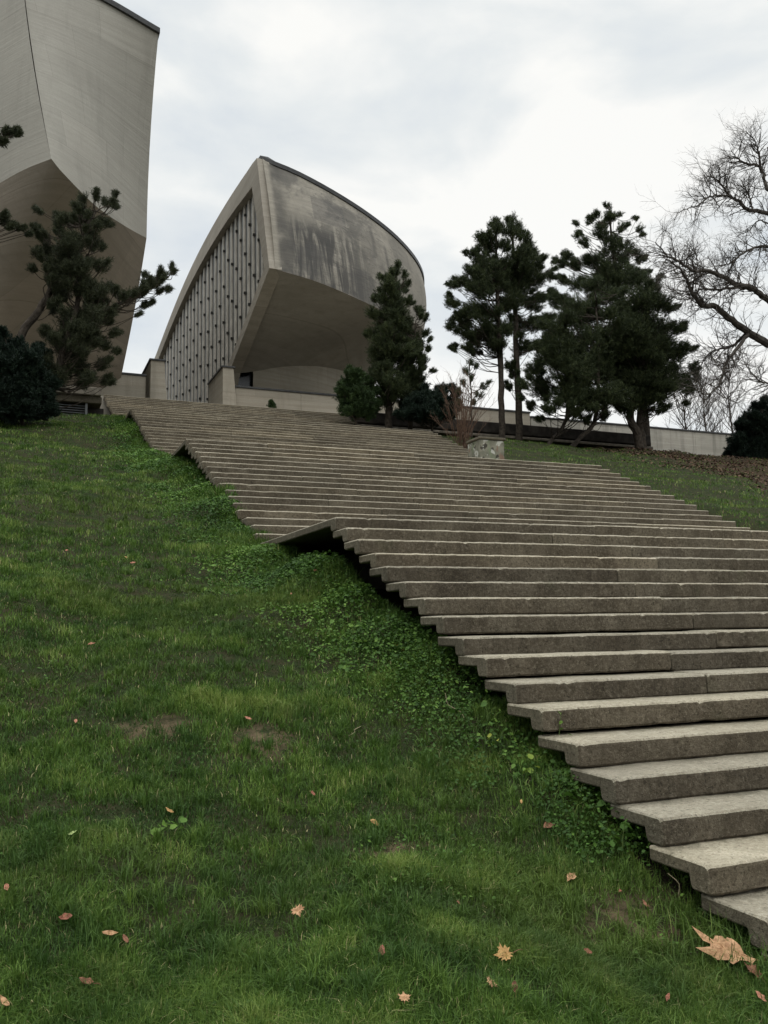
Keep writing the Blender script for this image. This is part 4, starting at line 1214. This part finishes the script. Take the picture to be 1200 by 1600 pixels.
stem_plant(873, 1190, .30, 10, .03, 2, 'thin upright weed with small leaves rising in front of a step end', (.02, -.02), tint=.7)
stem_plant(826, 1212, .07, 4, .06, 3, 'yellowing broad-leaved weed low in the grass near the steps', mat='weed_yellow', tint=.4)
stem_plant(773, 1175, .10, 5, .035, 4, 'small weed with curled yellow-green leaves left of the step edge', mat='weed_yellow', tint=.6)
stem_plant(530, 872, .22, 7, .10, 5, 'pale large-leaved weed in the dark gap under the first landing', (-.03, -.03), tint=.95)
stem_plant(262, 1310, .06, 12, .05, 6, 'bright green rosette weed beside a tan leaf in the open lawn', tint=.75)
def dry_stem(px, py, dvec, label, seed):
    b = hit(px, py); r_ = np.random.RandomState(seed)
    t = MB(); dv = np.array(dvec)
    cv = curve([b, b + dv * .4 + r_.normal(0, .012, 3), b + dv * .75 + r_.normal(0, .012, 3), b + dv], 10)
    t.tube(cv, np.linspace(.0035, .0018, 10), 5)
    tag(t.build('dry_stem', M['straw'], loc=tuple(b)), label, 'stem', 'dry plant stems in the grass')
dry_stem(728, 1130, (-.10, .1, .20), 'pale dry stem leaning up beside the dark gap of the middle steps', 1)
dry_stem(1073, 1412, (-.12, -.02, .16), 'bent dry straw arching below the third step end from the bottom', 2)
dry_stem(540, 1152, (.13, .05, .06), 'short dry stem lying flat near the bare soil patches', 3)
dry_stem(1090, 1462, (.18, .05, .05), 'dry straw lying above the biggest fallen leaf', 4)
for (px, py), lab in (((619, 1018), 'left one of two tiny yellow flowers in the weeds by the steps'), ((631, 1026), 'right one of two tiny yellow flowers in the weeds by the steps')):
    b = hit(px, py) + np.array([0, 0, .05])
    t = empty('yellow_flower', tuple(b), lab, 'flower', 'yellow flowers by the steps')
    mb = MB(); mb.tube([b - (0, 0, .08), b], [.0015, .0015], 4); mb.build('stalk', M['weed_stem'], t)
    mb = MB()
    for k in range(8):
        th = k * math.pi / 4
        mb.add([b, b + np.array([math.cos(th - .3) * .012, math.sin(th - .3) * .012, .004]), b + np.array([math.cos(th) * .017, math.sin(th) * .017, .002]), b + np.array([math.cos(th + .3) * .012, math.sin(th + .3) * .012, .004])], [(0, 1, 2, 3)])
    if 'ypet' not in M: M['ypet'] = simple('yellow_petal', (.75, .5, .04), .6, .3, .1)
    mb.build('petals', M['ypet'], t)

# ------------------------------------------------------------------ fallen leaves, one object each
maple = [(0, -.5), (.06, -.2), (.30, -.36), (.26, -.18), (.48, -.12), (.36, .0), (.60, .14), (.38, .16), (.42, .34), (.24, .26), (.20, .40), (.14, .36), (.0, .66), (-.12, .36), (-.20, .42), (-.24, .24), (-.44, .36), (-.38, .14), (-.58, .16), (-.38, .0), (-.46, -.14), (-.27, -.17), (-.30, -.34), (-.06, -.2)]
plane = [(-.44, .44), (-.24, .36), (-.12, .26), (-.11, .25), (-.05, .31), (.06, .28), (.10, .20), (.14, .24), (.20, .19), (.23, .08), (.28, .0), (.30, -.10), (.38, -.22), (.47, -.33), (.40, -.31), (.33, -.36), (.27, -.30), (.15, -.27), (.0, -.33), (-.03, -.29), (.0, -.20), (-.10, -.16), (-.20, -.14), (-.28, -.07), (-.42, -.02), (-.53, .03), (-.36, .04), (-.25, .05), (-.22, .12), (-.30, .25)][::-1]
oval = [(0, -.5), (.16, -.34), (.28, -.08), (.27, .16), (.15, .38), (0, .55), (-.15, .38), (-.26, .16), (-.27, -.08), (-.16, -.34)]
def fallen_leaf(px, py, size_px, mat, shape, label, seed, curl=.25, lift=.035):
    r_ = np.random.RandomState(seed)
    b = hit(px, py) + np.array([0, 0, lift])
    s = size_px * ((b - CAM) @ CF) / FPX
    rot = r_.uniform(0, 6.28)
    if shape is plane: rot = R(-18)
    tilt = Matrix.Rotation(rot, 3, 'Z')
    T_ = Matrix.Rotation(r_.uniform(.1, .4) + .3, 3, 'X') @ Matrix.Rotation(r_.normal(0, .2), 3, 'Y')
    n = len(shape)
    sh_ = np.array(shape) * (1 + r_.normal(0, .0 if shape is plane else .05 if shape is maple else .13, (n, 2))) * np.array([r_.uniform(.7, 1.05), 1] if shape is not plane else [1.05, 1.15])
    rings = [1., .66, .33]
    vs = []
    k1, k2 = r_.uniform(-1, 1), r_.uniform(0, 6.28)
    for q in rings:
        for (u, v) in sh_ * q:
            zc = curl * (u * u * 1.6 + v * v * k1) + .07 * math.sin(9 * u + k2) * abs(v) + .05 * math.sin(14 * v + k2)
            vs.append((u, v, zc))
    vs.append((0, 0, 0))
    fs = []
    for ri in range(2):
        for k in range(n): fs.append((ri * n + k, ri * n + (k + 1) % n, (ri + 1) * n + (k + 1) % n, (ri + 1) * n + k))
    for k in range(n): fs.append((2 * n + k, 2 * n + (k + 1) % n, 3 * n))
    out = []
    for v in vs:
        p_ = T_ @ (tilt @ Vector(v)) * s
        out.append((b[0] + p_.x, b[1] + p_.y, b[2] + p_.z))
    mb = MB(); mb.add(out, fs)
    o = mb.build('fallen_leaf', M[mat], smooth=False, loc=tuple(b))
    md = o.modifiers.new('thickness', 'SOLIDIFY'); md.thickness = .0012
    tag(o, label, 'leaf', 'fallen leaves on the lawn')
    if 24 < size_px < 60:
        st = MB()
        a_ = T_ @ (tilt @ Vector((0, -.45, 0))) * s; c_ = T_ @ (tilt @ Vector((.05, -.95, .05))) * s
        st.tube([b + np.array(a_), b + np.array((a_ + c_) / 2) + (0, 0, .004), b + np.array(c_)], [.0016, .0014, .001], 5)
        st.build('leaf_stalk', M['leaf_brown'], o)
for i, (px, py, s, mat, sh_, lab) in enumerate([
    (1135, 1518, 82, 'leaf_tan', plane, 'biggest pale tan maple-like leaf at the lower right corner'),
    (1183, 1540, 34, 'leaf_brown', maple, 'crumpled dark brown leaf touching the right of the biggest tan leaf'),
    (790, 1511, 30, 'leaf_yellow', maple, 'crinkled yellow-tan leaf above a tan and brown pair'),
    (768, 1558, 22, 'leaf_tan', maple, 'small lobed tan leaf left of a folded brown leaf'),
    (805, 1566, 27, 'leaf_brown', oval, 'folded brown leaf right of the small lobed tan leaf'),
    (632, 1582, 19, 'leaf_tan', maple, 'bright tan leaf at the bottom edge of the middle lawn'),
    (597, 1505, 21, 'leaf_red', oval, 'flat reddish-brown leaf above the bright tan one at the bottom edge'),
    (465, 1440, 22, 'leaf_tan', maple, 'lobed orange-tan leaf alone in the middle of the lower lawn'),
    (586, 1300, 18, 'leaf_yellow', oval, 'rounded golden-yellow leaf in the middle of the lawn'),
    (893, 1386, 24, 'leaf_tan', oval, 'narrow curled salmon-tan leaf below the near step ends'),
    (265, 1282, 15, 'leaf_yellow', oval, 'small yellow-tan leaf above the bright green rosette weed'),
    (858, 1304, 22, 'leaf_brown', oval, 'dull red-brown leaf upper left of the narrow curled leaf'),
    (103, 1452, 20, 'leaf_red', oval, 'upright reddish leaf at the left of the lower lawn'),
    (172, 1478, 22, 'leaf_tan', oval, 'tan half of a touching pair of leaves at lower left'),
    (196, 1488, 18, 'leaf_brown', oval, 'dark half of a touching pair of leaves at lower left'),
    (135, 1556, 26, 'leaf_brown', oval, 'curled long brown leaf near the bottom left corner'),
    (10, 1405, 13, 'leaf_pink', oval, 'pinkish leaf at the left frame edge'),
    (6, 1588, 18, 'leaf_tan', oval, 'tan leaf cut by the bottom left corner'),
    (970, 1408, 9, 'leaf_red', oval, 'tiny red leaf right of the narrow curled leaf'),
    (1010, 1430, 15, 'leaf_brown', oval, 'red-brown leaf midway between the narrow curled leaf and the biggest leaf'),
    (1045, 1578, 14, 'leaf_red', oval, 'small reddish leaf at the bottom edge left of the biggest leaf'),
    (1190, 1578, 18, 'leaf_pink', oval, 'pinkish leaf in the extreme bottom right corner'),
    (489, 1253, 11, 'leaf_red', oval, 'small orange-red leaf left of the golden-yellow leaf'),
    (142, 1015, 11, 'leaf_pink', oval, 'salmon leaf on the upper left lawn above the bare soil patch'),
    (118, 1138, 10, 'leaf_pink', oval, 'small pinkish leaf left of the left bare soil patch'),
    (208, 886, 8, 'leaf_pink', oval, 'small salmon leaf high on the lawn, the right one of the top two'),
    (104, 866, 7, 'leaf_pink', oval, 'small salmon leaf high on the lawn, the left one of the top two'),
    (388, 1134, 12, 'leaf_pink', oval, 'pink leaf just above the right bare soil patch'),
    (815, 1266, 9, 'leaf_yellow', oval, 'tiny yellow leaf above the dull red-brown leaf near the steps'),
    (920, 1506, 13, 'leaf_red', oval, 'small red leaf between the crinkled yellow-tan leaf and the biggest leaf'),
    (436, 1106, 10, 'leaf_green', oval, 'tiny whitish leaf upper right of the pink leaf by the soil patch'),
    (112, 1318, 13, 'leaf_green', oval, 'pale green leaf on the left lawn'),
    (493, 898, 8, 'leaf_red', oval, 'tiny red leaf among the weeds below the first landing'),
    (197, 877, 6, 'leaf_yellow', oval, 'tiny yellowish speck of a leaf beside the right salmon leaf'),
    (717, 1428, 9, 'leaf_red', oval, 'tiny red leaf right of centre in the lower lawn'),
    (455, 935, 7, 'leaf_pink', oval, 'tiny pale leaf in the weeds left of the near flight'),
    ]):
    fallen_leaf(px, py, s, mat, sh_, lab, 200 + i, curl=.14 if sh_ is plane else .3 if sh_ is maple else .6, lift=.09 if s > 50 else .05)
